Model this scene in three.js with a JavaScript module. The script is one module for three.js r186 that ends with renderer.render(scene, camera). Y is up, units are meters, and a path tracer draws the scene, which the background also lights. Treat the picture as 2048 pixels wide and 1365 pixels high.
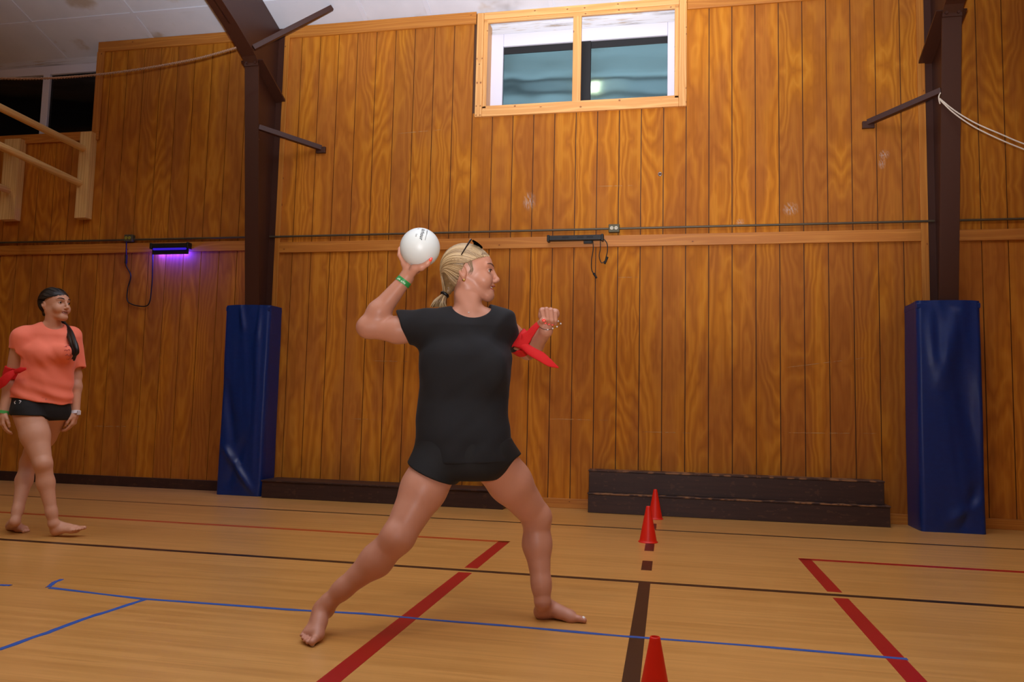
import * as THREE from 'three';
import { mergeGeometries } from 'three/addons/utils/BufferGeometryUtils.js';
import { RoundedBoxGeometry } from 'three/addons/geometries/RoundedBoxGeometry.js';

const V = (x, y, z) => new THREE.Vector3(x, y, z);
const scene = new THREE.Scene();

// ---------------------------------------------------------------- camera
const camera = new THREE.PerspectiveCamera(47.52, 2048 / 1365, 0.05, 80);
camera.position.set(0, 0.905, 7.0975);
camera.up.set(-0.00588126, 0.99616728, 0.08727059);
camera.lookAt(V(-0.19852522, 0.905 + 0.08437181, 7.0975 - 0.97645744));
scene.add(camera);

// ---------------------------------------------------------------- light and exposure
// night outside; the hall is lit by its warm pendant lamps (built below) and by the camera's flash
scene.background = new THREE.Color(0.0015, 0.002, 0.003);
function flashHead(name, color, power, angle, target) {     // the camera's flash: most of it is aimed up at the white ceiling, a little goes straight out
  const l = new THREE.SpotLight(color, power, 0, angle, 1.0, 2); l.name = name; l.position.set(-0.04, 1.17, 7.04); l.target.position.copy(target);
  l.castShadow = true; l.shadow.radius = 3.2; l.shadow.mapSize.set(2048, 2048); scene.add(l, l.target);
}
flashHead('bounce_flash_light', new THREE.Color(0.88, 0.96, 1.1), 1080, 0.9, V(-0.9, 6.4, 4.8));
// the wide, low beam of the zoomed head, tilted up over the players
flashHead('flash_beam_light', new THREE.Color(1.0, 0.98, 1.0), 120, 0.41, V(-1.93, 4.7, 0));
flashHead('flash_beam_light_001', new THREE.Color(1.0, 0.98, 1.0), 200, 0.41, V(0.5, 4.2, 0));
flashHead('flash_spill_light', new THREE.Color(1.0, 0.97, 1.0), 34, 0.66, V(-0.9, 3.0, 0));
const LAMP_COLOR = new THREE.Color(1.0, 0.78, 0.5), LAMP_POWER = 28;
const EXPOSURE = 0.445;

// ---------------------------------------------------------------- helpers
let seed = 7;
function rnd() { seed = (seed * 1664525 + 1013904223) >>> 0; return seed / 4294967296; }
const rr = (a, b) => a + (b - a) * rnd();
const clamp = (x, a = 0, b = 1) => Math.min(b, Math.max(a, x));
const mix = (a, b, t) => a + (b - a) * t;
const sst = (a, b, x) => { const t = clamp((x - a) / (b - a)); return t * t * (3 - 2 * t); };
const PERM = new Uint8Array(512);
{ const q = [...Array(256).keys()]; for (let i = 255; i > 0; i--) { const j = Math.floor(rnd() * (i + 1)); [q[i], q[j]] = [q[j], q[i]]; } for (let i = 0; i < 512; i++) PERM[i] = q[i & 255]; }
function noise(x, y) {           // value noise, -1 .. 1
  const xi = Math.floor(x), yi = Math.floor(y); let fx = x - xi, fy = y - yi;
  fx = fx * fx * (3 - 2 * fx); fy = fy * fy * (3 - 2 * fy);
  const h = (i, j) => PERM[(PERM[i & 255] + j) & 255] / 127.5 - 1;
  const a = h(xi, yi), b = h(xi + 1, yi), c = h(xi, yi + 1), d = h(xi + 1, yi + 1);
  return a + (b - a) * fx + (c - a) * fy + (a - b - c + d) * fx * fy;
}
const fbm = (x, y, n = 4) => { let s = 0, a = 0.5; for (let i = 0; i < n; i++) { s += a * noise(x, y); x = x * 2.03 + 17.1; y = y * 2.03 + 5.7; a *= 0.5; } return s; };
function tex(w, h, fn, { srgb = true, wrap = THREE.MirroredRepeatWrapping } = {}) {   // fn(u, v) -> [r, g, b] 0..255
  const d = new Uint8Array(w * h * 4);
  for (let j = 0; j < h; j++) for (let i = 0; i < w; i++) {
    const c = fn((i + 0.5) / w, (j + 0.5) / h), k = (j * w + i) * 4;
    d[k] = clamp(c[0], 0, 255); d[k + 1] = clamp(c[1], 0, 255); d[k + 2] = clamp(c[2], 0, 255); d[k + 3] = c.length > 3 ? clamp(c[3], 0, 255) : 255;
  }
  const t = new THREE.DataTexture(d, w, h); t.magFilter = THREE.LinearFilter; t.minFilter = THREE.LinearMipmapLinearFilter; t.generateMipmaps = true;
  t.wrapS = t.wrapT = wrap; if (srgb) t.colorSpace = THREE.SRGBColorSpace; t.needsUpdate = true; return t;
}
const lerp3 = (a, b, t) => [mix(a[0], b[0], t), mix(a[1], b[1], t), mix(a[2], b[2], t)];
const std = (o) => new THREE.MeshStandardMaterial(o);
const phy = (o) => new THREE.MeshPhysicalMaterial(o);
const taken = {};
function numbered(n) { if (!(n in taken)) { taken[n] = 0; return n; } taken[n]++; return n + '_' + String(taken[n]).padStart(3, '0'); }
function obj(name, geo, m, parent = scene) {
  const g = Array.isArray(geo) ? (geo.length > 1 ? mergeGeometries(geo.map((q) => (q.index ? q.toNonIndexed() : q))) : geo[0]) : geo;
  const o = new THREE.Mesh(g, m); o.name = parent === scene ? numbered(name) : name; o.castShadow = true; o.receiveShadow = true; parent.add(o); return o;
}
function tag(o, label, category, group) { o.userData.label = label; o.userData.category = category; if (group) o.userData.group = group; return o; }
function struct(o, label) { o.userData.kind = 'structure'; if (label) o.userData.label = label; return o; }
function thing(name, label, category, pos = V(0, 0, 0), group) {
  const o = new THREE.Group(); o.name = numbered(name); o.position.copy(pos); scene.add(o); return tag(o, label, category, group);
}
function uvm(g, su = 1, sv = 1, ou = 0, ov = 0, along = null) {    // box-mapped uv in metres from position and normal; along = axis that runs up the grain
  const p = g.attributes.position, n = g.attributes.normal, uv = new Float32Array(p.count * 2);
  for (let i = 0; i < p.count; i++) {
    const c = [p.getX(i), p.getY(i), p.getZ(i)], a = [Math.abs(n.getX(i)), Math.abs(n.getY(i)), Math.abs(n.getZ(i))];
    const k = a[0] > a[1] && a[0] > a[2] ? 0 : a[1] > a[2] ? 1 : 2; let u, v;
    if (k === 0) { u = c[2]; v = c[1]; } else if (k === 1) { u = c[0]; v = c[2]; } else { u = c[0]; v = c[1]; }
    if (along === 'x' && k !== 0) { const t = u; u = v; v = t; }
    if (along === 'z' && k === 0) { const t = u; u = v; v = t; }
    uv[2 * i] = u * su + ou; uv[2 * i + 1] = v * sv + ov;
  }
  g.setAttribute('uv', new THREE.BufferAttribute(uv, 2)); return g;
}
function box(x0, x1, y0, y1, z0, z1, r = 0) {
  const g = r ? new RoundedBoxGeometry(x1 - x0, y1 - y0, z1 - z0, 1, r) : new THREE.BoxGeometry(x1 - x0, y1 - y0, z1 - z0);
  g.translate((x0 + x1) / 2, (y0 + y1) / 2, (z0 + z1) / 2); return g;
}
function beam(a, b, w, h, up = V(0, 1, 0), r = 0) {                  // bar from a to b, w across, h along up
  const d = b.clone().sub(a), L = d.length(); d.normalize();
  const x = new THREE.Vector3().crossVectors(up, d).normalize(), y = new THREE.Vector3().crossVectors(d, x);
  const g = r ? new RoundedBoxGeometry(w, h, L, 1, r) : new THREE.BoxGeometry(w, h, L); g.translate(0, 0, L / 2);
  g.applyMatrix4(new THREE.Matrix4().makeBasis(x, y, d).setPosition(a)); return g;
}
function tube(pts, r, seg = 48, rad = 8) { return new THREE.TubeGeometry(new THREE.CatmullRomCurve3(pts), seg, r, rad); }
function cyl(a, b, ra, rb = ra, seg = 16) {
  const d = b.clone().sub(a), g = new THREE.CylinderGeometry(rb, ra, d.length(), seg); g.translate(0, d.length() / 2, 0);
  g.applyQuaternion(new THREE.Quaternion().setFromUnitVectors(V(0, 1, 0), d.clone().normalize())); g.translate(a.x, a.y, a.z); return g;
}

// ---------------------------------------------------------------- materials
// rotary-cut fir plywood stained amber: 3.66 m x 2.44 m of sheet
const plyTex = tex(2048, 1366, (u, v) => {
  const x = u * 3.66, y = v * 2.44;
  const wx = x + 0.012 * noise(x * 14, y * 5 + 3) + 0.03 * noise(x * 3 + 8, y * 1.1), wy = y + 0.06 * noise(x * 9 + 9, y * 2.6);
  const n = fbm(wx * 3.1 + 3, wy * 0.42 + 1, 3) + 0.22 * x, reg = sst(-0.3, 0.35, fbm(x * 1.6 + 21, y * 0.5 + 4, 2));
  const w = 0.5 + 0.5 * Math.sin(6.283 * (n * mix(4.5, 9, reg) + 0.22 * noise(wx * 34, wy * 10)));
  const ring = Math.pow(w, 3.2), fib = noise(x * 420, y * 7) * 0.5 + noise(x * 150 + 4, y * 3) * 0.5;
  const patch = sst(-0.3, 0.4, fbm(x * 6 + 40, y * 1.1 + 11, 3));
  let c = lerp3([166, 99, 36], [184, 113, 28], patch);
  c = lerp3(c, [208, 142, 48], ring * (0.18 + 0.3 * patch));
  c = lerp3(c, [140, 78, 24], Math.pow(1 - w, 4) * 0.3);
  const f = fib * 8 + fbm(x * 0.9 + 70, y * 0.7, 2) * 12; return [c[0] + f, c[1] + f * 0.7, c[2] + f * 0.4];
});
const plyBump = tex(1024, 683, (u, v) => { const x = u * 3.66, y = v * 2.44, f = 128 + 70 * noise(x * 330, y * 6) + 40 * noise(x * 90, y * 3); return [f, f, f]; }, { srgb: false });
const plyMats = [[1, 1, 1], [0.95, 0.93, 0.9], [1.03, 1.0, 0.96]].map((c) => phy({ map: plyTex, bumpMap: plyBump, bumpScale: 0.0004, roughness: 0.68, specularIntensity: 0.3, color: new THREE.Color().setRGB(...c) }));
function boardTex(ca, cb, knots, ck) {                 // straight-grained board with scattered knots, 0.5 m x 2 m
  const K = []; for (let i = 0; i < knots; i++) K.push([rr(0, 0.5), rr(0, 2), rr(0.005, 0.013)]);
  return tex(512, 1024, (u, v) => {
    const x = u * 0.5, y = v * 2; let bend = 0, dark = 0;
    for (const [kx, ky, kr] of K) { const dx = x - kx, dy = y - ky, d = Math.hypot(dx, dy * 0.8); if (d < 0.08) { bend += 0.35 * Math.sign(dx || 1) * Math.exp(-d / 0.018); dark = Math.max(dark, 1 - sst(kr * 0.5, kr, d + 0.002 * noise(x * 300, y * 300))); } }
    const n = x * 26 + fbm(x * 8, y * 0.5, 3) * 3.2 + bend, w = 0.5 + 0.5 * Math.sin(6.283 * n), f = noise(x * 500, y * 8) * 6 + fbm(x * 3, y * 1.1 + 4, 2) * 12;
    const c = lerp3(lerp3(ca, cb, w * w), ck, dark * 0.85); return [c[0] + f, c[1] + f * 0.8, c[2] + f * 0.5];
  });
}
const trimMat = std({ map: boardTex([178, 108, 34], [192, 124, 46], 9, [96, 50, 18]), roughness: 0.45 });
const pineMat = std({ map: boardTex([214, 152, 84], [228, 172, 104], 34, [132, 74, 34]), roughness: 0.45 });
const rawPine = std({ map: tex(256, 1024, (u, v) => { const x = u * 0.25, y = v * 2, w = 0.5 + 0.5 * Math.sin(6.283 * (x * 40 + fbm(x * 10, y * 0.6, 3) * 2.5)); const f = noise(x * 400, y * 6) * 6; const c = lerp3([216, 172, 104], [232, 194, 128], w); return [c[0] + f, c[1] + f, c[2] + f]; }), roughness: 0.6 });
const steel = std({ color: 0x3f2014, roughness: 0.42, bumpMap: tex(256, 256, (u, v) => { const f = 128 + 50 * fbm(u * 40, v * 40, 3); return [f, f, f]; }, { srgb: false }), bumpScale: 0.0006 });
const floorTex = tex(2048, 1024, (u, v) => {           // maple-print sheet floor, streaks along x: 6 m x 3 m
  const x = u * 6, y = v * 3;
  const a = fbm(x * 1.6 + 0.3 * noise(x * 2, y * 20), y * 34, 4), b = noise(x * 3 + 50, y * 120), c2 = noise(x * 7, y * 260), p2 = fbm(x * 0.8 + 9, y * 1.3 + 3, 3), br = noise(Math.floor(y / 0.057) * 7.3, Math.floor(x / 0.9 + noise(Math.floor(y / 0.057) * 3.1, 2) * 3));
  let c = lerp3([192, 139, 72], [206, 152, 82], sst(-0.5, 0.5, a + br * 0.25)); c = lerp3(c, [168, 116, 56], sst(0.2, 0.9, b) * 0.32 + sst(0.4, 1, c2) * 0.2);
  const f = p2 * 12; return [c[0] + f, c[1] + f, c[2] + f];
});
const floorMat = phy({ map: floorTex, roughness: 0.36, clearcoat: 0.25, clearcoatRoughness: 0.28 });
const mould = (x, y, s) => sst(0.12, 0.55, fbm(x * 1.1 + s, y * 1.6 + s * 2, 5)) * (0.65 + 0.35 * noise(x * 20, y * 20));
const ceilTex = tex(1024, 1024, (u, v) => {            // white board, stained by mould and old leaks: 4.88 m square
  const x = u * 4.88, y = v * 4.88, m = mould(x, y, 3), r = sst(0.3, 0.6, fbm(x * 2.3 + 30, y * 2.6 + 8, 5)), d = fbm(x * 7, y * 7, 3) * 5;
  let c = lerp3([208, 208, 214], [128, 120, 116], m * 0.75); c = lerp3(c, [150, 116, 76], r * 0.5); return [c[0] + d, c[1] + d, c[2] + d];
});
const ceilMat = std({ map: ceilTex, roughness: 0.8 });
const ceilClean = std({ color: 0xd2d2da, roughness: 0.7 });
const vinylWhite = std({ color: 0xdcdcea, roughness: 0.4 });
const nightGlass = phy({ color: 0x0a0c0d, roughness: 0.06, metalness: 0, specularIntensity: 0.8 });
const mirrorFilm = phy({ color: new THREE.Color().setRGB(0.1, 0.165, 0.165), metalness: 1, roughness: 0.1 });
const darkWood = std({ map: tex(512, 256, (u, v) => { const n = fbm(u * 6, v * 40, 4), s = sst(0.34, 0.5, fbm(u * 30 + 4, v * 30, 4)); return lerp3(lerp3([46, 26, 22], [58, 34, 28], n + 0.5), [112, 76, 50], s * 0.35); }), roughness: 0.5 });
const wornEdge = std({ map: tex(512, 64, (u, v) => { const s = sst(-0.1, 0.3, fbm(u * 50, v * 3, 4)); return lerp3([56, 34, 28], [140, 98, 62], s); }), roughness: 0.55 });
const black = std({ color: 0x0c0c0e, roughness: 0.45 });
const blackRubber = std({ color: 0x101010, roughness: 0.7 });
const conduitMat = std({ color: 0x5a4f3e, roughness: 0.45, metalness: 0.5 });
const lineBlack = std({ color: 0x2c1d16, roughness: 0.35 });
const lineRed = std({ color: 0xa01016, roughness: 0.35 });
const lineRust = std({ color: 0xb0481c, roughness: 0.38 });
const lineBrown = std({ color: 0x6a4322, roughness: 0.38 });
const tapeBlue = std({ color: 0x2350a0, roughness: 0.6 });

// ---------------------------------------------------------------- room shell
const XL = -16.4, XR = 8.6, ZF = 14.2, RIDGE = 7.1, SL = 0.333, CY = 4.76;      // ceiling: y = CY + SL * z up to the ridge
const ceilY = (z) => (z <= RIDGE ? CY + SL * z : CY + SL * (2 * RIDGE - z));
const floor = new THREE.Group(); floor.name = 'floor'; scene.add(floor); struct(floor, 'tan wood-look gym floor with painted court lines');
obj('floor_surface', uvm(box(XL, XR, -0.15, 0, -0.6, ZF), 1 / 6, 1 / 3), floorMat, floor);
const line = (x0, x1, z0, z1, m, label) => { const o = obj('court_line', box(x0, x1, 0, 0.0009, z0, z1), m, floor); if (label) o.userData.label = label; return o; };
line(XL, XR, 2.845, 2.893, lineBlack, 'black line across the court');
line(-3.6, XR, 1.012, 1.047, lineBlack, 'black line near the back wall'); line(XL, -3.6, 1.012, 1.047, lineBrown);
line(-0.148, -0.088, 2.893, ZF - 0.5, lineBlack, 'wide black centre line');
for (const z of [1.03 - 0.32, 1.66, 2.275]) line(-0.148, -0.088, z, z + 0.28, lineBlack, 'dash of the black centre line');
line(-1.115, -1.04, 1.885, 2.80, lineRed); line(-1.115, -1.04, 2.925, ZF - 1, lineRed, 'red line running toward the camera');
line(-9.6, -1.04, 1.885, 1.94, lineRust, 'rust red line across the left court');
line(0.80, 0.872, 1.9, 2.80, lineRed); line(0.80, 0.872, 2.935, ZF - 1, lineRed, 'red line running toward the camera');
line(0.80, XR - 1, 1.885, 1.94, lineRed, 'thin red line across the right court');

const wall = new THREE.Group(); wall.name = 'wall_back'; scene.add(wall); struct(wall, 'amber grooved plywood wall behind the players');
const G0 = -1.28, GP = 0.2032, GROOVE = 0.008;
{
  // solid wall behind the planks with the two window openings
  const s = new THREE.Shape(); s.moveTo(XL, 0); s.lineTo(XR, 0); s.lineTo(XR, CY + 0.02); s.lineTo(XL, CY + 0.02); s.closePath();
  const hole = (x0, x1, y0, y1) => { const h = new THREE.Path(); h.moveTo(x0, y0); h.lineTo(x0, y1); h.lineTo(x1, y1); h.lineTo(x1, y0); h.closePath(); s.holes.push(h); };
  hole(-1.77, 0.07, 3.76, 4.775); hole(-9.3, -6.08, 3.76, 4.775);
  const g = new THREE.ExtrudeGeometry(s, { depth: 0.19, bevelEnabled: false }); g.translate(0, 0, -0.204);
  obj('backing', uvm(g, 1 / 3.66, 1 / 2.44), std({ color: 0x4a2a12, roughness: 0.7 }), wall);
}
function plank(i, y0, y1, xa, xb) {
  const x0 = (xa ?? G0 + i * GP) + GROOVE / 2, x1 = (xb ?? G0 + (i + 1) * GP) - GROOVE / 2;
  const sheet = Math.floor((i - 5) / 6), up = y0 > 2 ? 1 : 0, h = (sheet * 7 + up * 3 + 40) % 5;
  const g = box(x0, x1, y0, y1, -0.0135, 0);
  uvm(g, 1 / 3.66 * (h % 2 ? -1 : 1), 1 / 2.44 * (h > 2 ? -1 : 1), (sheet * 0.387 + up * 0.21) % 2, up * 0.37 + h * 0.23);
  return obj('plank', g, plyMats[(sheet + up * 2 + 33) % 3], wall);
}
for (let i = -39; i < 29; i++) {
  const xa = G0 + i * GP, xb = xa + GP;
  plank(i, 0.001, 2.448);
  if (xb <= -6.11) plank(i, 2.452, 3.74);
  else if (xa < -6.11) { plank(i, 2.452, 3.74, undefined, -6.108); plank(i, 2.452, 4.75, -6.112); }
  else if (xa >= -1.9 && xb <= 0.15) { plank(i, 2.452, 3.74); }
  else plank(i, 2.452, 4.75);
}
// plain continuation of the wall outside the picture
for (const [a, b] of [[XL, G0 - 39 * GP], [G0 + 29 * GP, XR]]) obj('plain_panel', uvm(box(a, b, 0, 4.75, -0.0135, 0), 1 / 3.66, 1 / 2.44), plyMats[0], wall);

let trimN = 0;
function trim(geo, m = trimMat, along = 'y', label) { const o = obj('trim_' + (++trimN), uvm(geo, 2, 0.5, rr(0, 1), rr(0, 1), along), m); struct(o, label); return o; }
// frames (posts) stand at these x
const POSTS = [-10.19, -3.98, 2.23, 8.44];
trim(box(-3.905, -3.85, 0, 4.75, 0, 0.02, 0.002), trimMat, 'y', 'vertical board beside the steel post left of the window');
trim(box(2.105, 2.165, 0, 4.75, 0, 0.02, 0.002), trimMat, 'y', 'vertical board beside the right-hand steel post');
trim(box(-3.85, 2.105, 2.395, 2.5, 0, 0.026, 0.003), trimMat, 'x', 'horizontal rail board along the middle of the wall');
trim(box(-10.1, -4.06, 2.425, 2.525, 0, 0.026, 0.003), trimMat, 'x', 'horizontal rail board in the left bay');
trim(box(2.31, 8.36, 2.39, 2.485, 0, 0.026, 0.003), trimMat, 'x', 'horizontal rail board right of the right-hand post');
trim(box(-3.85, -1.87, 4.64, 4.76, 0, 0.024, 0.003), trimMat, 'x', 'top board under the ceiling left of the window');
trim(box(0.15, 2.105, 4.62, 4.76, 0, 0.024, 0.003), trimMat, 'x', 'top board under the ceiling right of the window');
trim(box(-6.11, -4.06, 4.65, 4.76, 0, 0.024, 0.003), trimMat, 'x', 'top board under the ceiling in the left bay');
trim(box(-6.12, -6.03, 3.74, 4.65, 0, 0.022, 0.003), trimMat, 'y', 'upright board at the edge of the dark window');
trim(box(-9.4, -6.03, 3.665, 3.765, -0.03, 0.024, 0.003), trimMat, 'x', 'sill board under the dark window');
for (const [a, b, m, l] of [[-3.85, 2.105, trimMat, 'low wooden baseboard in the middle bay'], [2.31, 8.36, trimMat, 'low wooden baseboard right of the right-hand post'], [-10.1, -4.06, darkWood, 'dark brown baseboard in the left bay']]) {
  const o = obj('baseboard_back', uvm(box(a, b, 0, m === darkWood ? 0.1 : 0.085, 0, 0.018, 0.003), 2, 0.5, 0.3, 0.1, 'x'), m); struct(o, l);
}
// other walls (outside the picture)
struct(obj('wall_left', uvm(box(XL - 0.2, XL, 0, 7.2, -0.2, ZF), 1 / 3.66, 1 / 2.44), plyMats[0]));
struct(obj('wall_right', uvm(box(XR, XR + 0.2, 0, 7.2, -0.2, ZF), 1 / 3.66, 1 / 2.44), plyMats[0]));
struct(obj('wall_front', uvm(box(XL, XR, 0, 4.8, ZF, ZF + 0.2), 1 / 3.66, 1 / 2.44), plyMats[0]));

// ceiling: sloped boards with battens over the joints
const ceiling = new THREE.Group(); ceiling.name = 'ceiling'; scene.add(ceiling); struct(ceiling, 'sloping white ceiling boards with stained patches');
{
  const slab = (x0, x1, z0, z1, t0, t1) => { // sloped board between z0..z1, t0 below / t1 above the ceiling line
    const g = new THREE.BoxGeometry(x1 - x0, t1 - t0, 1, 1, 1, 1), p = g.attributes.position;
    for (let i = 0; i < p.count; i++) { const z = mix(z0, z1, p.getZ(i) + 0.5); p.setXYZ(i, p.getX(i) + (x0 + x1) / 2, ceilY(z) + p.getY(i) + (t0 + t1) / 2, z); }
    g.computeVertexNormals(); return g;
  };
  const zs = [-0.3, 0.33, 1.49, 2.65, 3.81, 4.97, 6.13, RIDGE];
  const xs = []; for (let k = -9; k < 13; k++) xs.push((k < 3 ? -5.46 : -2.35 - 1.22 * 3) + 1.22 * (k < 3 ? k : k));
  xs.sort((a, b) => a - b);
  const X = [XL, ...xs.filter((x) => x > XL + 0.3 && x < XR - 0.3), XR];
  for (let i = 0; i + 1 < X.length; i++) for (let j = 0; j + 1 < zs.length; j++)
    obj('ceiling_board', uvm(slab(X[i] + 0.002, X[i + 1] - 0.002, zs[j] + 0.002, zs[j + 1] - 0.002, 0, 0.02), 1 / 4.88, 1 / 4.88, i * 0.13, j * 0.21), ceilMat, ceiling);
  obj('far_slope', slab(XL, XR, RIDGE, ZF + 0.2, 0, 0.02), ceilClean, ceiling);
  obj('roof_deck', mergeGeometries([slab(XL, XR, -0.4, RIDGE, 0.021, 0.12), slab(XL, XR, RIDGE, ZF + 0.3, 0.021, 0.12)]), ceilClean, ceiling);
  for (let i = 1; i + 1 < X.length; i++) obj('batten', slab(X[i] - 0.02, X[i] + 0.02, -0.2, RIDGE, -0.008, 0), ceilClean, ceiling);
  for (let j = 1; j + 1 < zs.length; j++) obj('batten', slab(XL, XR, zs[j] - 0.02, zs[j] + 0.02, -0.0085, 0), ceilClean, ceiling);
  obj('ridge_beam', box(XL, XR, CY + SL * RIDGE - 0.22, CY + SL * RIDGE - 0.01, RIDGE - 0.08, RIDGE + 0.08), steel, ceiling);
}

// windows
{
  const w = new THREE.Group(); w.name = 'window_1'; scene.add(w); struct(w, 'wide window high on the wall in a knotty pine frame');
  const X0 = -1.86, X1 = 0.145, Y0 = 3.693, Y1 = 4.74, B = 0.07;
  const board = (x0, x1, y0, y1, z1, al) => obj('frame_board', uvm(box(x0, x1, y0, y1, -0.16, z1, 0.004), 2, 0.5, rr(0, 1), rr(0, 1), al), pineMat, w);
  // outer casing, then a stepped inner stop
  const cas = (x0, x1, y0, y1, al) => obj('casing', uvm(box(x0, x1, y0, y1, 0, 0.03, 0.005), 2, 0.5, rr(0, 1), rr(0, 1), al), pineMat, w);
  cas(X0, X0 + B, Y0, Y1, 'y'); cas(X1 - B, X1, Y0, Y1, 'y'); cas(X0 + B, X1 - B, Y0, Y0 + B, 'x'); cas(X0 + B, X1 - B, Y1 - B, Y1, 'x');
  board(X0 + B, X0 + B + 0.04, Y0 + B, Y1 - B, 0.018, 'y'); board(X1 - B - 0.04, X1 - B, Y0 + B, Y1 - B, 0.018, 'y');
  board(X0 + B, X1 - B, Y0 + B - 0.004, Y0 + B + 0.04, 0.018, 'x');
  obj('frame_board', uvm(box(X0 + B, X1 - B, Y1 - B - 0.03, Y1 - B + 0.004, -0.012, 0.018, 0.004), 2, 0.5, 0.3, 0.2, 'x'), pineMat, w);
  obj('mullion', uvm(box(-0.915, -0.835, Y0 + B + 0.03, Y1 - B - 0.02, -0.02, 0.012, 0.003), 2, 0.5, 0.1, 0.6, 'y'), pineMat, w);
  // white vinyl unit set back in the wall
  const zi = -0.2, u = (x0, x1, y0, y1) => obj('sash', box(x0, x1, y0, y1, zi, zi + 0.05, 0.006), vinylWhite, w);
  u(-1.79, -1.63, 3.72, 4.6); u(-0.03, 0.09, 3.72, 4.6); u(-1.63, -0.03, 4.47, 4.6); u(-1.63, -0.03, 3.7, 3.79);
  obj('head_board', box(-1.8, 0.1, 4.6, 4.71, zi, zi + 0.03), ceilMat, w);
  obj('meeting_rail', box(-0.86, -0.76, 3.78, 4.47, zi, zi + 0.04, 0.004), black, w);
  const pane = (x0, x1, y0, y1, ph) => { // slightly baggy reflective film on the glass
    const g = new THREE.PlaneGeometry(x1 - x0, y1 - y0, 48, 40), p = g.attributes.position;
    for (let i = 0; i < p.count; i++) { const x = p.getX(i), y = p.getY(i); p.setZ(i, 0.0016 * Math.sin(y * 17 + x * 0.8 + ph) + 0.0009 * noise(x * 5 + ph, y * 9)); }
    g.translate((x0 + x1) / 2, (y0 + y1) / 2, zi + 0.02); g.computeVertexNormals(); return obj('pane', g, mirrorFilm, w);
  };
  pane(-1.63, -0.86, 3.79, 4.41, 0.5); pane(-0.76, -0.03, 3.79, 4.43, 1.6);
  obj('dark_strip', box(-1.63, -0.03, 4.4, 4.47, zi, zi + 0.024), black, w);
  obj('outer_glass', box(-1.65, -0.01, 3.77, 4.48, zi - 0.012, zi - 0.004), nightGlass, w);
}
{
  const w = new THREE.Group(); w.name = 'window_2'; scene.add(w); struct(w, 'dark window at the upper left with white frame');
  const zi = -0.2, u = (n, x0, x1, y0, y1) => obj(n, box(x0, x1, y0, y1, zi, zi + 0.05, 0.006), vinylWhite, w);
  u('sash', -9.3, -6.2, 4.52, 4.62); u('sash', -9.3, -6.2, 3.74, 3.78); u('sash', -6.95, -6.86, 3.78, 4.53); u('sash', -8.5, -8.4, 3.78, 4.53);
  obj('head_board', box(-9.3, -6.08, 4.62, 4.74, zi, zi + 0.03), ceilMat, w);
  obj('jamb', box(-6.22, -6.08, 3.72, 4.62, zi, zi + 0.03), black, w);
  obj('pane', box(-9.3, -6.95, 3.77, 4.53, zi + 0.004, zi + 0.012), nightGlass, w); obj('pane', box(-6.87, -6.2, 3.77, 4.53, zi + 0.012, zi + 0.02), nightGlass, w);
}

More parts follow.
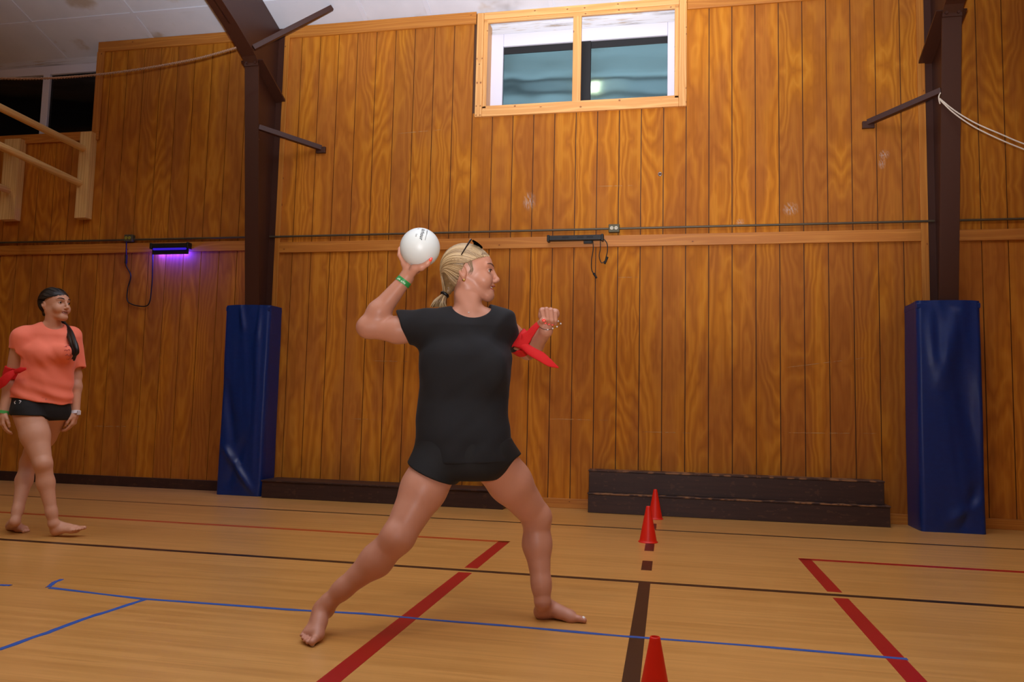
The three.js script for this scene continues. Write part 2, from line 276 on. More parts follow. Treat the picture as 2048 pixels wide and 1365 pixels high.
// ---------------------------------------------------------------- steel frames
const zf = (y) => 0.085 + 0.098 * y;          // inner flange of the tapered column
POSTS.forEach((xc, i) => {
  const where = ['beyond the left edge of the picture', 'left of the pine-framed window', 'right of the pine-framed window', 'at the far right end'][i];
  const t = thing('steel_post', 'brown painted tapered steel post and roof beam ' + where, 'steel post', V(xc, 0, 0));
  const fw = 0.073, yk = 4.19, zk = zf(yk), RL = 0.41;                 // knee
  const rb = (z) => yk + RL * (z - zk);
  const quad = (pts, x0, x1) => { const s = new THREE.Shape(); pts.forEach(([z, y], k) => (k ? s.lineTo(-z, y) : s.moveTo(-z, y))); const g = new THREE.ExtrudeGeometry(s, { depth: x1 - x0, bevelEnabled: false }); g.rotateY(Math.PI / 2); g.translate(x0, 0, 0); return g; };
  obj('web', quad([[0.001, 0], [zf(0), 0], [zk, yk], [0.9, rb(0.9)], [3.2, rb(0.9) + 0.345 * 2.3], [3.2, ceilY(3.2) - 0.012], [0.001, CY - 0.012]], -0.006, 0.006), steel, t);
  obj('column_flange', quad([[zf(0) - 0.012, 0], [zf(0), 0], [zk, yk - 0.03], [zk - 0.012, yk - 0.03]], -fw, fw), steel, t);
  obj('wall_flange', quad([[0.001, 0], [0.012, 0], [0.012, CY - 0.01], [0.001, CY - 0.01]], -fw, fw), steel, t);
  obj('beam_flange', quad([[zk - 0.012, yk - 0.03], [zk + 0.002, yk - 0.03], [zk + 0.06, yk + 0.02], [0.9, rb(0.9)], [3.2, rb(0.9) + 0.345 * 2.3], [3.2, rb(0.9) + 0.345 * 2.3 + 0.014], [0.9, rb(0.9) + 0.014], [zk + 0.05, yk + 0.035]], -fw, fw), steel, t);
  // beam carries on toward the ridge, out of the picture
  obj('roof_beam', quad([[3.2, ceilY(3.2) - 0.5], [RIDGE, ceilY(RIDGE) - 0.42], [RIDGE, ceilY(RIDGE) - 0.012], [3.2, ceilY(3.2) - 0.012]], -fw, fw), steel, t);
  obj('knee_plate', quad([[zk - 0.004, yk - 0.055], [zk + 0.008, yk - 0.055], [zk + 0.008, yk + 0.005], [zk - 0.004, yk + 0.005]], -fw, fw), steel, t);
  for (const sx of [-0.045, 0.045]) obj('bolt', cyl(V(sx, yk - 0.025, zk), V(sx, yk - 0.025, zk + 0.022), 0.013, 0.013, 6), steel, t);
  for (const s of [-1, 1]) {
    obj('stiffener', quad([[zk, yk], [zk - 0.01, yk + 0.012], [0.012, 3.97 + 0.012], [0.012, 3.96]], s > 0 ? 0.006 : -0.115, s > 0 ? 0.115 : -0.006), steel, t);
    if ((i < 2) === (s < 0)) continue;
    const e = V(s * 0.53, 3.46, 0.012), a = V(s * fw * 0.9, 3.55, zf(3.55) - 0.01);
    const br = obj('brace', beam(a, e, 0.045, 0.05, V(0, 1, 0), 0.004), steel, t);
    obj('brace_foot', box(e.x - 0.05, e.x + 0.05, e.y - 0.055, e.y + 0.01, 0, 0.03, 0.004), steel, br);
    const f = obj('roof_brace', beam(V(s * fw, rb(0.6) + 0.03, 0.6), V(s * 0.68, ceilY(0.22) - 0.02, 0.22), 0.045, 0.05, V(0, 1, 0), 0.004), steel, t);
  }
});

// ---------------------------------------------------------------- pendant lamps under the ridge (they also show in the window film)
const lampGlow = std({ color: 0x000000, emissive: new THREE.Color(1.0, 0.82, 0.55), emissiveIntensity: 9 });
const shadeMat = std({ color: 0x2c3a36, roughness: 0.35, metalness: 0.4, side: THREE.DoubleSide });
[[-7.9, 'over the left court'], [-1.38, 'above the woman with the ball'], [5.1, 'over the right court']].forEach(([x, w]) => {
  const z = 6.45, y = 6.52, t = thing('pendant_lamp', 'round metal pendant lamp hanging from the ceiling ' + w, 'lamp', V(x, y, z), 'pendant lamps in the hall');
  obj('stem', cyl(V(0, 0.12, 0), V(0, ceilY(z) - y, 0), 0.018), black, t);
  obj('bracket', [beam(V(-0.55, 0.2, 0), V(0.35, 0.2, 0), 0.05, 0.05), beam(V(0.35, 0.2, 0), V(0.12, 0.02, 0), 0.03, 0.03)], black, t);
  const pr = [[0.03, 0.14], [0.07, 0.13], [0.12, 0.08], [0.18, 0.0], [0.2, -0.05], [0.195, -0.05], [0.172, 0.0], [0.11, 0.07], [0.06, 0.115], [0.0, 0.12]].map((q) => new THREE.Vector2(...q));
  obj('shade', new THREE.LatheGeometry(pr, 40), shadeMat, t);
  const b = new THREE.SphereGeometry(0.075, 24, 16); b.translate(0, -0.03, 0); obj('bulb', b, lampGlow, t);
  const l = new THREE.SpotLight(LAMP_COLOR, LAMP_POWER, 0, 1.38, 0.35, 2); l.name = 'pendant_lamp_light'; l.position.set(0, -0.12, 0); l.target.position.set(0, -3, 0); l.castShadow = true; l.shadow.radius = 6; t.add(l, l.target);
});

// ---------------------------------------------------------------- blue post pads
const padTex = tex(256, 512, (u, v) => { const f = fbm(u * 30, v * 60, 3) * 6; return [2 + f * 0.2, 40 + f * 0.7, 104 + f * 1.2]; });
const padMat = phy({ map: padTex, roughness: 0.36, bumpMap: tex(256, 256, (u, v) => { const f = 128 + 60 * noise(u * 160, v * 160); return [f, f, f]; }, { srgb: false }), bumpScale: 0.0003 });
function pad(x0, x1, z1, h, ph, label, folds) {
  const t = thing('post_pad', label, 'post pad', V((x0 + x1) / 2, 0, 0));
  const w = (x1 - x0) / 2, r = 0.035, z0 = 0.03, prof = [];
  const arc = (cx, cz, a0, a1) => { for (let k = 0; k <= 8; k++) { const a = mix(a0, a1, k / 8); prof.push([cx + r * Math.cos(a), cz + r * Math.sin(a)]); } };
  const seg = (ax, az, bx, bz, n) => { for (let k = 1; k < n; k++) prof.push([mix(ax, bx, k / n), mix(az, bz, k / n)]); };
  prof.push([-w, z0]); seg(-w, z0, -w, z1 - r, 12); arc(-w + r, z1 - r, Math.PI, Math.PI / 2); seg(-w + r, z1, w - r, z1, 40); arc(w - r, z1 - r, Math.PI / 2, 0); seg(w, z1 - r, w, z0, 12); prof.push([w, z0]);
  const NY = 130, NP = prof.length, pos = [], uv = [], idx = [];
  for (let j = 0; j <= NY; j++) for (let k = 0; k < NP; k++) {
    const v = j / NY; let [x, z] = prof[k]; const y = v * h, front = clamp((z - z1 + 0.1) / 0.1);
    let d = 0; for (const [fx, fy, gx, gy, wd, am] of folds) { // crease lines from (fx,fy) to (gx,gy): x in -1..1 across, y 0..1 up
      const ax = fx * w, ay = fy * h, bx = gx * w, by = gy * h, L2 = (bx - ax) ** 2 + (by - ay) ** 2, s = clamp(((x - ax) * (bx - ax) + (y - ay) * (by - ay)) / L2);
      const q = Math.hypot(x - ax - s * (bx - ax), y - ay - s * (by - ay)), e = Math.sin(Math.PI * clamp(s, 0.02, 0.98)) ** 0.6; d += am * e * Math.exp(-((q / wd) ** 2));
    }
    d += 0.006 * noise(x * 7 + ph, y * 2.2) + 0.004 * noise(x * 16 + ph, y * 3 + x * 9);
    const sag = 0.012 * Math.sin(v * 6 + ph);
    pos.push(x * (1 + sag * 0.6) + (front < 0.5 ? Math.sign(x) * d * 0.6 : 0), y + 0.012 * sst(0.9, 1, v) * noise(x * 5 + z * 5 + ph, 3), z + d * front); uv.push(k / NP, v * 2);
  }
  for (let j = 0; j < NY; j++) for (let k = 0; k + 1 < NP; k++) { const a = j * NP + k, b = a + 1, c = a + NP, e = c + 1; idx.push(a, b, e, a, e, c); }
  const g = new THREE.BufferGeometry(); g.setAttribute('position', new THREE.Float32BufferAttribute(pos, 3)); g.setAttribute('uv', new THREE.Float32BufferAttribute(uv, 2)); g.setIndex(idx); g.computeVertexNormals();
  obj('cover', g, padMat, t);
  const sh = new THREE.Shape(); const q = 0.012; prof.forEach(([x, z], k) => { const X = clamp(x, -w + q, w - q), Z = Math.min(z, z1 - q); k ? sh.lineTo(X, Z) : sh.moveTo(X, Z); });
  const cap = new THREE.ExtrudeGeometry(sh, { depth: 0.03, bevelEnabled: true, bevelSize: 0.008, bevelThickness: 0.008, bevelSegments: 2 }); cap.rotateX(Math.PI / 2); cap.translate(0, h - 0.016, 0); obj('top_flap', cap, padMat, t);
  return t;
}
pad(-4.255, -3.785, 0.27, 1.825, 2.2, 'blue vinyl pad wrapped around the left steel post, creased diagonally near the floor', [[-0.8, 0.26, 0.75, 0.01, 0.035, 0.035], [-0.9, 0.62, -0.2, 0.2, 0.05, -0.025], [0.55, 0.95, 0.6, 0.1, 0.03, 0.012], [-0.3, 1.0, -0.1, 0.86, 0.025, 0.018], [0.6, 1.0, 0.5, 0.8, 0.025, 0.012], [0.2, 0.3, -0.6, 0.02, 0.05, -0.02]]);
pad(1.955, 2.43, 0.37, 1.825, 5.4, 'blue vinyl pad wrapped around the right-hand steel post', [[0.25, 0.98, -0.35, 0.6, 0.07, 0.03], [0.3, 0.8, 0.9, 0.05, 0.08, -0.03], [-0.6, 0.97, -0.5, 0.7, 0.03, 0.012], [0.9, 0.14, -0.3, 0.03, 0.05, 0.02], [0.8, 0.22, 0.2, 0.0, 0.04, -0.02]]);

// ---------------------------------------------------------------- benches along the wall
{
  const t = thing('wooden_step', 'long dark brown two-tier wooden step against the wall behind the cones', 'step');
  obj('lower_riser', uvm(box(-0.685, 1.765, 0, 0.158, 0.03, 0.24, 0.004), 0.8, 1.6, 0.1, 0.2), darkWood, t);
  obj('lower_tread', uvm(box(-0.69, 1.77, 0.158, 0.172, 0.03, 0.246, 0.003), 0.4, 6, 0.3, 0.1), wornEdge, t);
  obj('upper_riser', uvm(box(-0.685, 1.735, 0.172, 0.352, 0.03, 0.19, 0.004), 0.8, 1.6, 0.5, 0.6), darkWood, t);
  obj('upper_tread', uvm(box(-0.69, 1.74, 0.352, 0.366, 0.03, 0.194, 0.003), 0.4, 6, 0.7, 0.5), wornEdge, t);
  const t2 = thing('wooden_step', 'low dark brown wooden step behind the woman beside the left blue pad', 'step');
  obj('riser', uvm(box(-3.74, -1.42, 0, 0.15, 0.04, 0.335, 0.004), 0.8, 1.6, 0.2, 0.9), darkWood, t2);
  obj('tread', uvm(box(-3.745, -1.415, 0.15, 0.166, 0.03, 0.345, 0.003), 0.8, 1.6, 0.1, 0.3), darkWood, t2);
}

// ---------------------------------------------------------------- cones
const coneMat = phy({ color: 0xe02008, roughness: 0.42, transmission: 0.0, side: THREE.DoubleSide });
[[-0.035, 4.72, 'nearest red plastic cone, cut by the bottom edge of the picture'], [-0.133, 1.6, 'red plastic cone standing on the dashed centre line, middle of three'], [-0.105, 0.42, 'farthest red plastic cone beside the two-tier step']].forEach(([x, z, l]) => {
  const t = thing('traffic_cone', l, 'cone', V(x, 0, z), 'red cones on the centre line');
  const pr = [[0.066, 0.0], [0.067, 0.004], [0.064, 0.007], [0.0585, 0.009], [0.057, 0.02], [0.0155, 0.238], [0.0145, 0.242], [0.0115, 0.243], [0.0105, 0.236], [0.053, 0.012], [0.06, 0.002]].map((q) => new THREE.Vector2(...q));
  obj('shell', new THREE.LatheGeometry(pr, 48), coneMat, t);
});

// ---------------------------------------------------------------- blue tape on the floor
function tape(label, pts, w, wob = 1) {
  const c = new THREE.CatmullRomCurve3(pts, false, 'catmullrom', 0.1), n = 90, pos = [], idx = [];
  for (let i = 0; i <= n; i++) {
    const p = c.getPoint(i / n), t = c.getTangent(i / n), nx = -t.z, nz = t.x, L = Math.hypot(nx, nz), q = w * (0.5 + 0.14 * wob * noise(i * 0.35, w * 900)), off = 0.006 * wob * noise(i * 0.13 + 3, pts[0].x * 3);
    for (const s of [-1, 1]) for (const y of [0.0002, 0.0022]) pos.push(p.x + (nx / L) * (s * q + off), y, p.z + (nz / L) * (s * q + off));
    if (i < n) { const a = i * 4, b = a + 4; idx.push(a + 1, b + 1, a + 3, a + 3, b + 1, b + 3, a, b, a + 1, a + 1, b, b + 1, a + 2, a + 3, b + 2, a + 3, b + 3, b + 2); }
  }
  const g = new THREE.BufferGeometry(); g.setAttribute('position', new THREE.Float32BufferAttribute(pos, 3)); g.setIndex(idx); g.computeVertexNormals();
  return tag(obj('floor_tape', g, tapeBlue), label, 'tape', 'blue tape on the floor');
}
tape('long strip of blue tape crossing both red lines under the woman', [V(-2.8596, 0, 3.8498), V(-2.3135, 0, 3.9029), V(-1.6588, 0, 3.8884), V(-1.4763, 0, 3.8773), V(-1.2996, 0, 3.8589), V(-1.0257, 0, 3.8688), V(-0.6791, 0, 3.8695), V(-0.1654, 0, 3.8822), V(0.315, 0, 3.874), V(0.8775, 0, 3.8841)], 0.021);
tape('blue tape strip slanting from the long strip to the left edge of the picture', [V(-2.3036, 0, 3.9094), V(-2.3299, 0, 4.1958), V(-2.3301, 0, 4.4478), V(-2.3348, 0, 4.6594), V(-2.3398, 0, 4.8335)], 0.024);
tape('short scrap of blue tape at the far left edge', [V(-3.2153, 0, 3.8851), V(-3.0658, 0, 3.8603)], 0.022, 0.5);
tape('short loose end of blue tape by the tip of the long strip', [V(-2.8757, 0, 3.8442), V(-2.9264, 0, 3.751), V(-2.9384, 0, 3.6864)], 0.02, 0.6);

// ---------------------------------------------------------------- conduit, outlets, light bars
function run(x0, x1, y0, y1, label) { return tag(obj('conduit', cyl(V(x0, y0, 0.024), V(x1, y1, 0.024), 0.0105, 0.0105, 12), conduitMat), label, 'conduit'); }
run(-10.1, -4.0, 2.562, 2.56, 'thin metal conduit along the wall in the left bay');
run(-3.96, 2.21, 2.558, 2.565, 'thin metal conduit along the wall in the middle bay');
run(2.25, 8.36, 2.566, 2.57, 'thin metal conduit along the wall right of the right-hand post');
const cream = std({ color: 0xcfc9b4, roughness: 0.4 });
function outlet(x, y, label, lit) {
  const t = thing('outlet_box', label, 'outlet', V(x, y, 0));
  obj('box', new RoundedBoxGeometry(0.1, 0.075, 0.05, 2, 0.006).translate(0, 0, 0.025), std({ color: 0x55503c, roughness: 0.5, metalness: 0.3 }), t);
  for (const s of [-1, 1]) { const r = obj('receptacle', new THREE.CylinderGeometry(0.016, 0.016, 0.01, 20).rotateX(Math.PI / 2).translate(s * 0.02, 0, 0.052), lit ? cream : std({ color: 0x9a9230, roughness: 0.5 }), t); obj('slot', box(s * 0.02 - 0.007, s * 0.02 - 0.004, -0.005, 0.006, 0.056, 0.0578), black, r); obj('slot', box(s * 0.02 + 0.004, s * 0.02 + 0.007, -0.005, 0.006, 0.056, 0.0578), black, r); }
  return t;
}
outlet(-0.502, 2.562, 'metal outlet box with two cream sockets above the unlit light bar', true);
outlet(-5.565, 2.575, 'metal outlet box on the conduit above the purple lamp cord', false);
function bar(x0, x1, y, label) {
  const t = thing('light_bar', label, 'light', V((x0 + x1) / 2, y, 0)), w = (x1 - x0) / 2;
  obj('housing', new RoundedBoxGeometry(2 * w, 0.05, 0.06, 3, 0.01).translate(0, 0, 0.06), black, t);
  for (const s of [-1, 1]) obj('end_cap', box(s * w - 0.012, s * w + 0.012, -0.033, 0.03, 0.026, 0.095, 0.006), black, t);
  obj('mount', box(w * 0.3, w * 0.62, -0.05, -0.02, 0.026, 0.05, 0.004), black, t);
  return [t, w];
}
{
  const [t, w] = bar(-1.105, -0.605, 2.472, 'black light bar, switched off, with two loose cables on the middle wall');
  for (const x of [-0.36, 0.2, 0.55]) obj('reflection_plate', box(x * w - 0.03, x * w + 0.03, -0.006, 0.012, 0.0895, 0.0912), std({ color: 0x2a2c30, roughness: 0.25 }), t);
  const c1 = obj('cable', tube([V(0.16, -0.02, 0.05), V(0.165, -0.09, 0.04), V(0.15, -0.2, 0.03), V(0.155, -0.3, 0.03), V(0.185, -0.345, 0.03)], 0.0045), black, t);
  obj('plug', cyl(V(0.17, -0.325, 0.03), V(0.2, -0.37, 0.03), 0.011, 0.008), blackRubber, c1);
  const c2 = obj('cable', tube([V(w, 0.0, 0.06), V(w + 0.04, -0.05, 0.05), V(w + 0.045, -0.12, 0.04), V(w + 0.03, -0.19, 0.035)], 0.0045), black, t);
  obj('plug', cyl(V(w + 0.045, -0.175, 0.035), V(w + 0.02, -0.24, 0.035), 0.012, 0.01), blackRubber, c2);
  obj('cable', tube([V(w - 0.02, -0.02, 0.05), V(w - 0.02, -0.1, 0.04), V(w - 0.03, -0.17, 0.035), V(w - 0.005, -0.23, 0.035), V(w + 0.02, -0.215, 0.035)], 0.004), black, t);
}
{
  const [t, w] = bar(-5.262, -4.84, 2.478, 'black ultraviolet light bar glowing purple in the left bay');
  const glow = new THREE.CapsuleGeometry(0.012, 2 * w - 0.06, 4, 12); glow.rotateZ(Math.PI / 2); glow.translate(0, -0.034, 0.075); obj('ultraviolet_tube', glow, std({ color: 0x000000, emissive: new THREE.Color(0.06, 0.02, 1.0), emissiveIntensity: 1.2 }), t);
  for (const x of [-0.66, -0.22, 0.22, 0.66]) { const l = new THREE.PointLight(new THREE.Color(0.024, 0.012, 1.0), 1.3, 0, 2); l.name = 'ultraviolet_tube_light'; l.position.set(x * w, -0.064, 0.043); l.castShadow = true; l.shadow.radius = 0.6; t.add(l); }
  obj('visor', box(-w, w, -0.088, -0.02, 0.058, 0.062), black, t);
  const x0 = -5.565 + 5.051, y0 = 0.06;
  obj('cord', tube([V(x0 - 0.01, y0, 0.06), V(x0 - 0.02, y0 - 0.1, 0.04), V(x0 - 0.02, y0 - 0.24, 0.03), V(x0 + 0.045, y0 - 0.36, 0.03), V(x0 + 0.02, y0 - 0.5, 0.03), V(x0 + 0.03, y0 - 0.63, 0.03), V(x0 + 0.16, y0 - 0.68, 0.03), V(x0 + 0.27, y0 - 0.67, 0.03), V(x0 + 0.3, y0 - 0.5, 0.03), V(-w, -0.05, 0.05)], 0.006, 90), black, t);
  obj('plug', cyl(V(x0 - 0.015, y0 - 0.14, 0.042), V(x0 - 0.018, y0 - 0.23, 0.035), 0.013), blackRubber, t);
}
{
  const t = thing('wall_hook', 'small metal screw hook on the upper wall under the window', 'hook', V(-0.09, 3.06, 0));
  obj('shank', cyl(V(0, 0, 0), V(0, 0, 0.035), 0.006), conduitMat, t); obj('ring', new THREE.TorusGeometry(0.014, 0.0045, 8, 20).translate(0, -0.005, 0.045), std({ color: 0x8a8a94, metalness: 0.8, roughness: 0.3 }), t);
}
// rubbed white scuffs where balls have hit the wall
{
  const am = tex(128, 128, (u, v) => { const r = Math.hypot(u - 0.5, v - 0.5) * 2, n = fbm(u * 24 + v * 9, v * 7 - u * 3, 4), a = clamp((1 - r) * 1.4) * sst(-0.15, 0.5, n + 0.1) * 105; return [a, a, a]; }, { srgb: false });
  const scuff = phy({ color: 0xe8d8c8, roughness: 0.7, transparent: true, alphaMap: am, depthWrite: false });
  for (const [x, y, w, h] of [[-1.305, 2.85, 0.14, 0.2], [1.05, 2.71, 0.15, 0.14], [1.83, 3.17, 0.1, 0.1], [1.81, 3.09, 0.07, 0.12], [0.62, 2.6, 0.08, 0.08]]) {
    const g = new THREE.PlaneGeometry(w, h); g.translate(x, y, 0.0012); obj('scuff_mark', g, scuff, wall);
  }
}
// long faint scratches
{
  const am = tex(256, 16, (u, v) => { const a = sst(-0.25, 0.4, fbm(u * 22, 3.3, 3)) * (1 - Math.abs(v - 0.5) * 2) * 150 * sst(0, 0.08, u) * sst(0, 0.08, 1 - u); return [a, a, a]; }, { srgb: false });
  const scratch = phy({ color: 0xd8a868, roughness: 0.7, transparent: true, alphaMap: am, depthWrite: false });
  for (const [a, b] of [[V(0.9519, 1.2934, 0), V(1.7871, 1.411, 0)], [V(0.9569, 0.7334, 0), V(1.8747, 0.7518, 0)], [V(-1.1159, 0.8011, 0), V(-0.43, 0.8007, 0)], [V(-0.2684, 0.7065, 0), V(0.2735, 0.709, 0)], [V(-0.4813, 2.1125, 0), V(-0.2453, 2.11, 0)], [V(-2.8457, 1.3175, 0), V(-2.3879, 1.3129, 0)], [V(-3.0282, 0.752, 0), V(-2.7206, 0.7503, 0)], [V(-0.6862, 2.974, 0), V(-0.2711, 2.9691, 0)], [V(-2.6752, 3.5741, 0), V(-2.1102, 3.5969, 0)], [V(-5.9082, 0.6002, 0), V(-5.2046, 0.6145, 0)]]) {
    const d = b.clone().sub(a), g = new THREE.PlaneGeometry(d.length(), 0.012); g.rotateZ(Math.atan2(d.y, d.x)); g.translate((a.x + b.x) / 2, (a.y + b.y) / 2, 0.0014); obj('scuff_mark', g, scratch, wall);
  }
}
// pale foam dots on the posts
for (const [x, y, z, l] of [[-3.972, 2.78, 0.3, 'upper pale foam blob on the left steel post'], [-3.972, 2.62, 0.25, 'lower pale foam blob on the left steel post'], [-3.972, 3.47, 0.31, 'tiny pale foam blob near the brace of the left steel post']]) {
  const g = new THREE.SphereGeometry(l.startsWith('tiny') ? 0.01 : 0.02, 16, 12), p = g.attributes.position; for (let i = 0; i < p.count; i++) { const s = 1 + 0.18 * noise(p.getX(i) * 80 + 5, p.getY(i) * 80); p.setXYZ(i, p.getX(i) * 0.6 * s, p.getY(i) * s, p.getZ(i) * s); } g.computeVertexNormals(); g.translate(x, y, z);
  tag(obj('foam_blob', g, std({ color: 0xd8c890, roughness: 0.8 })), l, 'foam blob');
}

// ---------------------------------------------------------------- wooden rack at the upper left
{
  const t = thing('wooden_rack', 'pale wooden rack of rails on two uprights at the upper left', 'rack');
  const up = (x0, x1, y0, y1, z0, z1) => obj('upright', uvm(box(x0, x1, y0, y1, z0, z1, 0.004), 4, 0.5, rr(0, 1), rr(0, 1)), rawPine, t);
  const rail = (x, y, z0, y1, z1) => { const g = cyl(V(x, y, z0), V(x, y1, z1), 0.036, 0.036, 20); return obj('rail', uvm(g, 4, 0.5, rr(0, 1), rr(0, 1), 'z'), rawPine, t); };
  up(-6.2, -6.06, 2.795, 3.735, 0.002, 0.09); up(-7.15, -6.95, 2.8, 3.7, 0.002, 0.09);
  rail(-6.15, 3.55, 0.088, 3.66, 3.3); rail(-6.16, 3.17, 0.088, 3.37, 3.3); rail(-7.05, 3.55, 0.088, 3.66, 3.3); rail(-7.05, 3.12, 0.088, 3.32, 3.3);
  // far ends, hung from the ceiling outside the picture
  for (const x of [-6.16, -7.05]) { up(x - 0.07, x + 0.07, 3.2, 4.2, 3.26, 3.36); obj('hanger', cyl(V(x, 4.18, 3.31), V(x, ceilY(3.31) - 0.01, 3.31), 0.008), conduitMat, t); }
}

// ---------------------------------------------------------------- ropes
function rope(pts, r, m, twist = 60) {
  const c = new THREE.CatmullRomCurve3(pts), L = c.getLength(), out = [];
  for (let s = 0; s < 2; s++) { const q = [], n = 160; for (let i = 0; i <= n; i++) { const u = i / n, p = c.getPoint(u), a = u * L * twist + s * Math.PI; q.push(V(p.x, p.y + Math.cos(a) * r * 0.6, p.z + Math.sin(a) * r * 0.6)); } out.push(new THREE.TubeGeometry(new THREE.CatmullRomCurve3(q), 320, r * 0.62, 6)); }
  return mergeGeometries(out);
}
const jute = std({ color: 0x9a7458, roughness: 0.8 }), cordW = std({ color: 0xd8cdbc, roughness: 0.7 });
tag(obj('rope', rope([V(-3.933, 4.1462, 0.85), V(-4.2632, 4.0504, 0.9), V(-4.5859, 3.9826, 0.95), V(-4.9628, 3.9229, 1), V(-5.3437, 3.8824, 1.05), V(-5.729, 3.8612, 1.1), V(-6.1753, 3.8679, 1.15), V(-6.8029, 3.9303, 1.2)], 0.011, jute, 110), jute), 'thin twisted brown rope sagging from the left roof beam past the dark window', 'rope');
{
  const t = thing('hanging_cord', 'pair of pale cords hanging from the right-hand steel post', 'cord');
  obj('strand', tube([V(2.1405, 3.4792, 0.44), V(2.2462, 3.3612, 0.46), V(2.3758, 3.2402, 0.5), V(2.5299, 3.1214, 0.56), V(2.6716, 3.0139, 0.62), V(2.9561, 2.8415, 0.75)], 0.0055, 60), cordW, t);
  obj('strand', tube([V(2.1403, 3.4709, 0.44), V(2.2276, 3.3539, 0.46), V(2.3571, 3.2166, 0.5), V(2.5112, 3.0861, 0.56), V(2.6703, 2.9705, 0.62), V(2.9539, 2.7768, 0.75)], 0.0055, 60), cordW, t);
  obj('loop', tube([V(2.1489, 3.5248, 0.44), V(2.134, 3.4965, 0.45), V(2.1333, 3.4631, 0.45), V(2.1432, 3.4331, 0.44)], 0.005, 20), cordW, t);
}

// ---------------------------------------------------------------- signed distance modelling (for people)
const cap = (a, b, ra, rb = ra) => {
  const ax = a.x, ay = a.y, az = a.z, bx = b.x - ax, by = b.y - ay, bz = b.z - az, il = 1 / Math.max(1e-9, bx * bx + by * by + bz * bz);
  return (x, y, z) => { x -= ax; y -= ay; z -= az; let h = (x * bx + y * by + z * bz) * il; h = h < 0 ? 0 : h > 1 ? 1 : h; x -= bx * h; y -= by * h; z -= bz * h; return Math.sqrt(x * x + y * y + z * z) - (ra + (rb - ra) * h); };
};
const ell = (c, rx, ry, rz, q = null) => {           // ellipsoid; q = array of three unit axes
  const cx = c.x, cy = c.y, cz = c.z;
  return (x, y, z) => {
    x -= cx; y -= cy; z -= cz; if (q) { const X = x * q[0].x + y * q[0].y + z * q[0].z, Y = x * q[1].x + y * q[1].y + z * q[1].z; z = x * q[2].x + y * q[2].y + z * q[2].z; x = X; y = Y; }
    const a = x / rx, b = y / ry, d = z / rz, k0 = Math.sqrt(a * a + b * b + d * d), e = a / rx, f = b / ry, g = d / rz, k1 = Math.sqrt(e * e + f * f + g * g); return k1 < 1e-9 ? -Math.min(rx, ry, rz) : k0 * (k0 - 1) / k1;
  };
};
const smn = (a, b, k) => { const h = k - Math.abs(a - b); return h > 0 ? Math.min(a, b) - h * h / (4 * k) : Math.min(a, b); };
const smx = (a, b, k) => -smn(-a, -b, k);
const blend = (k, ...f) => (x, y, z) => { let d = f[0](x, y, z); for (let i = 1; i < f.length; i++) d = smn(d, f[i](x, y, z), k); return d; };
const carve = (k, a, b) => (x, y, z) => smx(a(x, y, z), -b(x, y, z), k);
const both = (k, a, ...f) => (x, y, z) => { let d = a(x, y, z); for (const g of f) d = smx(d, g(x, y, z), k); return d; };
const half = (p, n) => { n = n.clone().normalize(); const w = n.dot(p), nx = n.x, ny = n.y, nz = n.z; return (x, y, z) => x * nx + y * ny + z * nz - w; };   // keeps the side n points away from
const grow = (f, r) => (x, y, z) => f(x, y, z) - r;
const chain = (pts, rs, k = 0.004) => { const f = []; for (let i = 0; i + 1 < pts.length; i++) f.push(cap(pts[i], pts[i + 1], rs[i], rs[i + 1])); return blend(k, ...f); };
const bound = (f, c, r) => (x, y, z) => { const d = Math.hypot(x - c.x, y - c.y, z - c.z) - r; return d > 0.045 ? d : f(x, y, z); };   // skips a far field
function column(keys, wx) {                           // trunk: keys [centre, half width, half depth] from bottom to top, wx = width axis
  const wz = V(-wx.z, 0, wx.x).multiplyScalar(-1), K = keys;
  return (x, y, z) => {
    let i = 0; while (i < K.length - 2 && y > K[i + 1][0].y) i++;
    const a = K[i], b = K[i + 1]; let t = clamp((y - a[0].y) / (b[0].y - a[0].y)); t = t * t * (3 - 2 * t) * 0.6 + t * 0.4;
    const cx = mix(a[0].x, b[0].x, t), cz = mix(a[0].z, b[0].z, t), w = mix(a[1], b[1], t), d = mix(a[2], b[2], t);
    const dx = x - cx, dz = z - cz, u = (dx * wx.x + dz * wx.z) / w, v = (dx * wz.x + dz * wz.z) / d, r = Math.pow(Math.pow(Math.abs(u), 2.3) + Math.pow(Math.abs(v), 2.3), 1 / 2.3);
    const m = Math.min(w, d), q = (r - 1) * m * mix(1, Math.max(w, d) / m, clamp(Math.abs(u) / (Math.abs(u) + Math.abs(v) + 1e-6)) * 0.7);
    return smx(q, Math.max(K[0][0].y - y, y - K[K.length - 1][0].y), 0.06);
  };
}
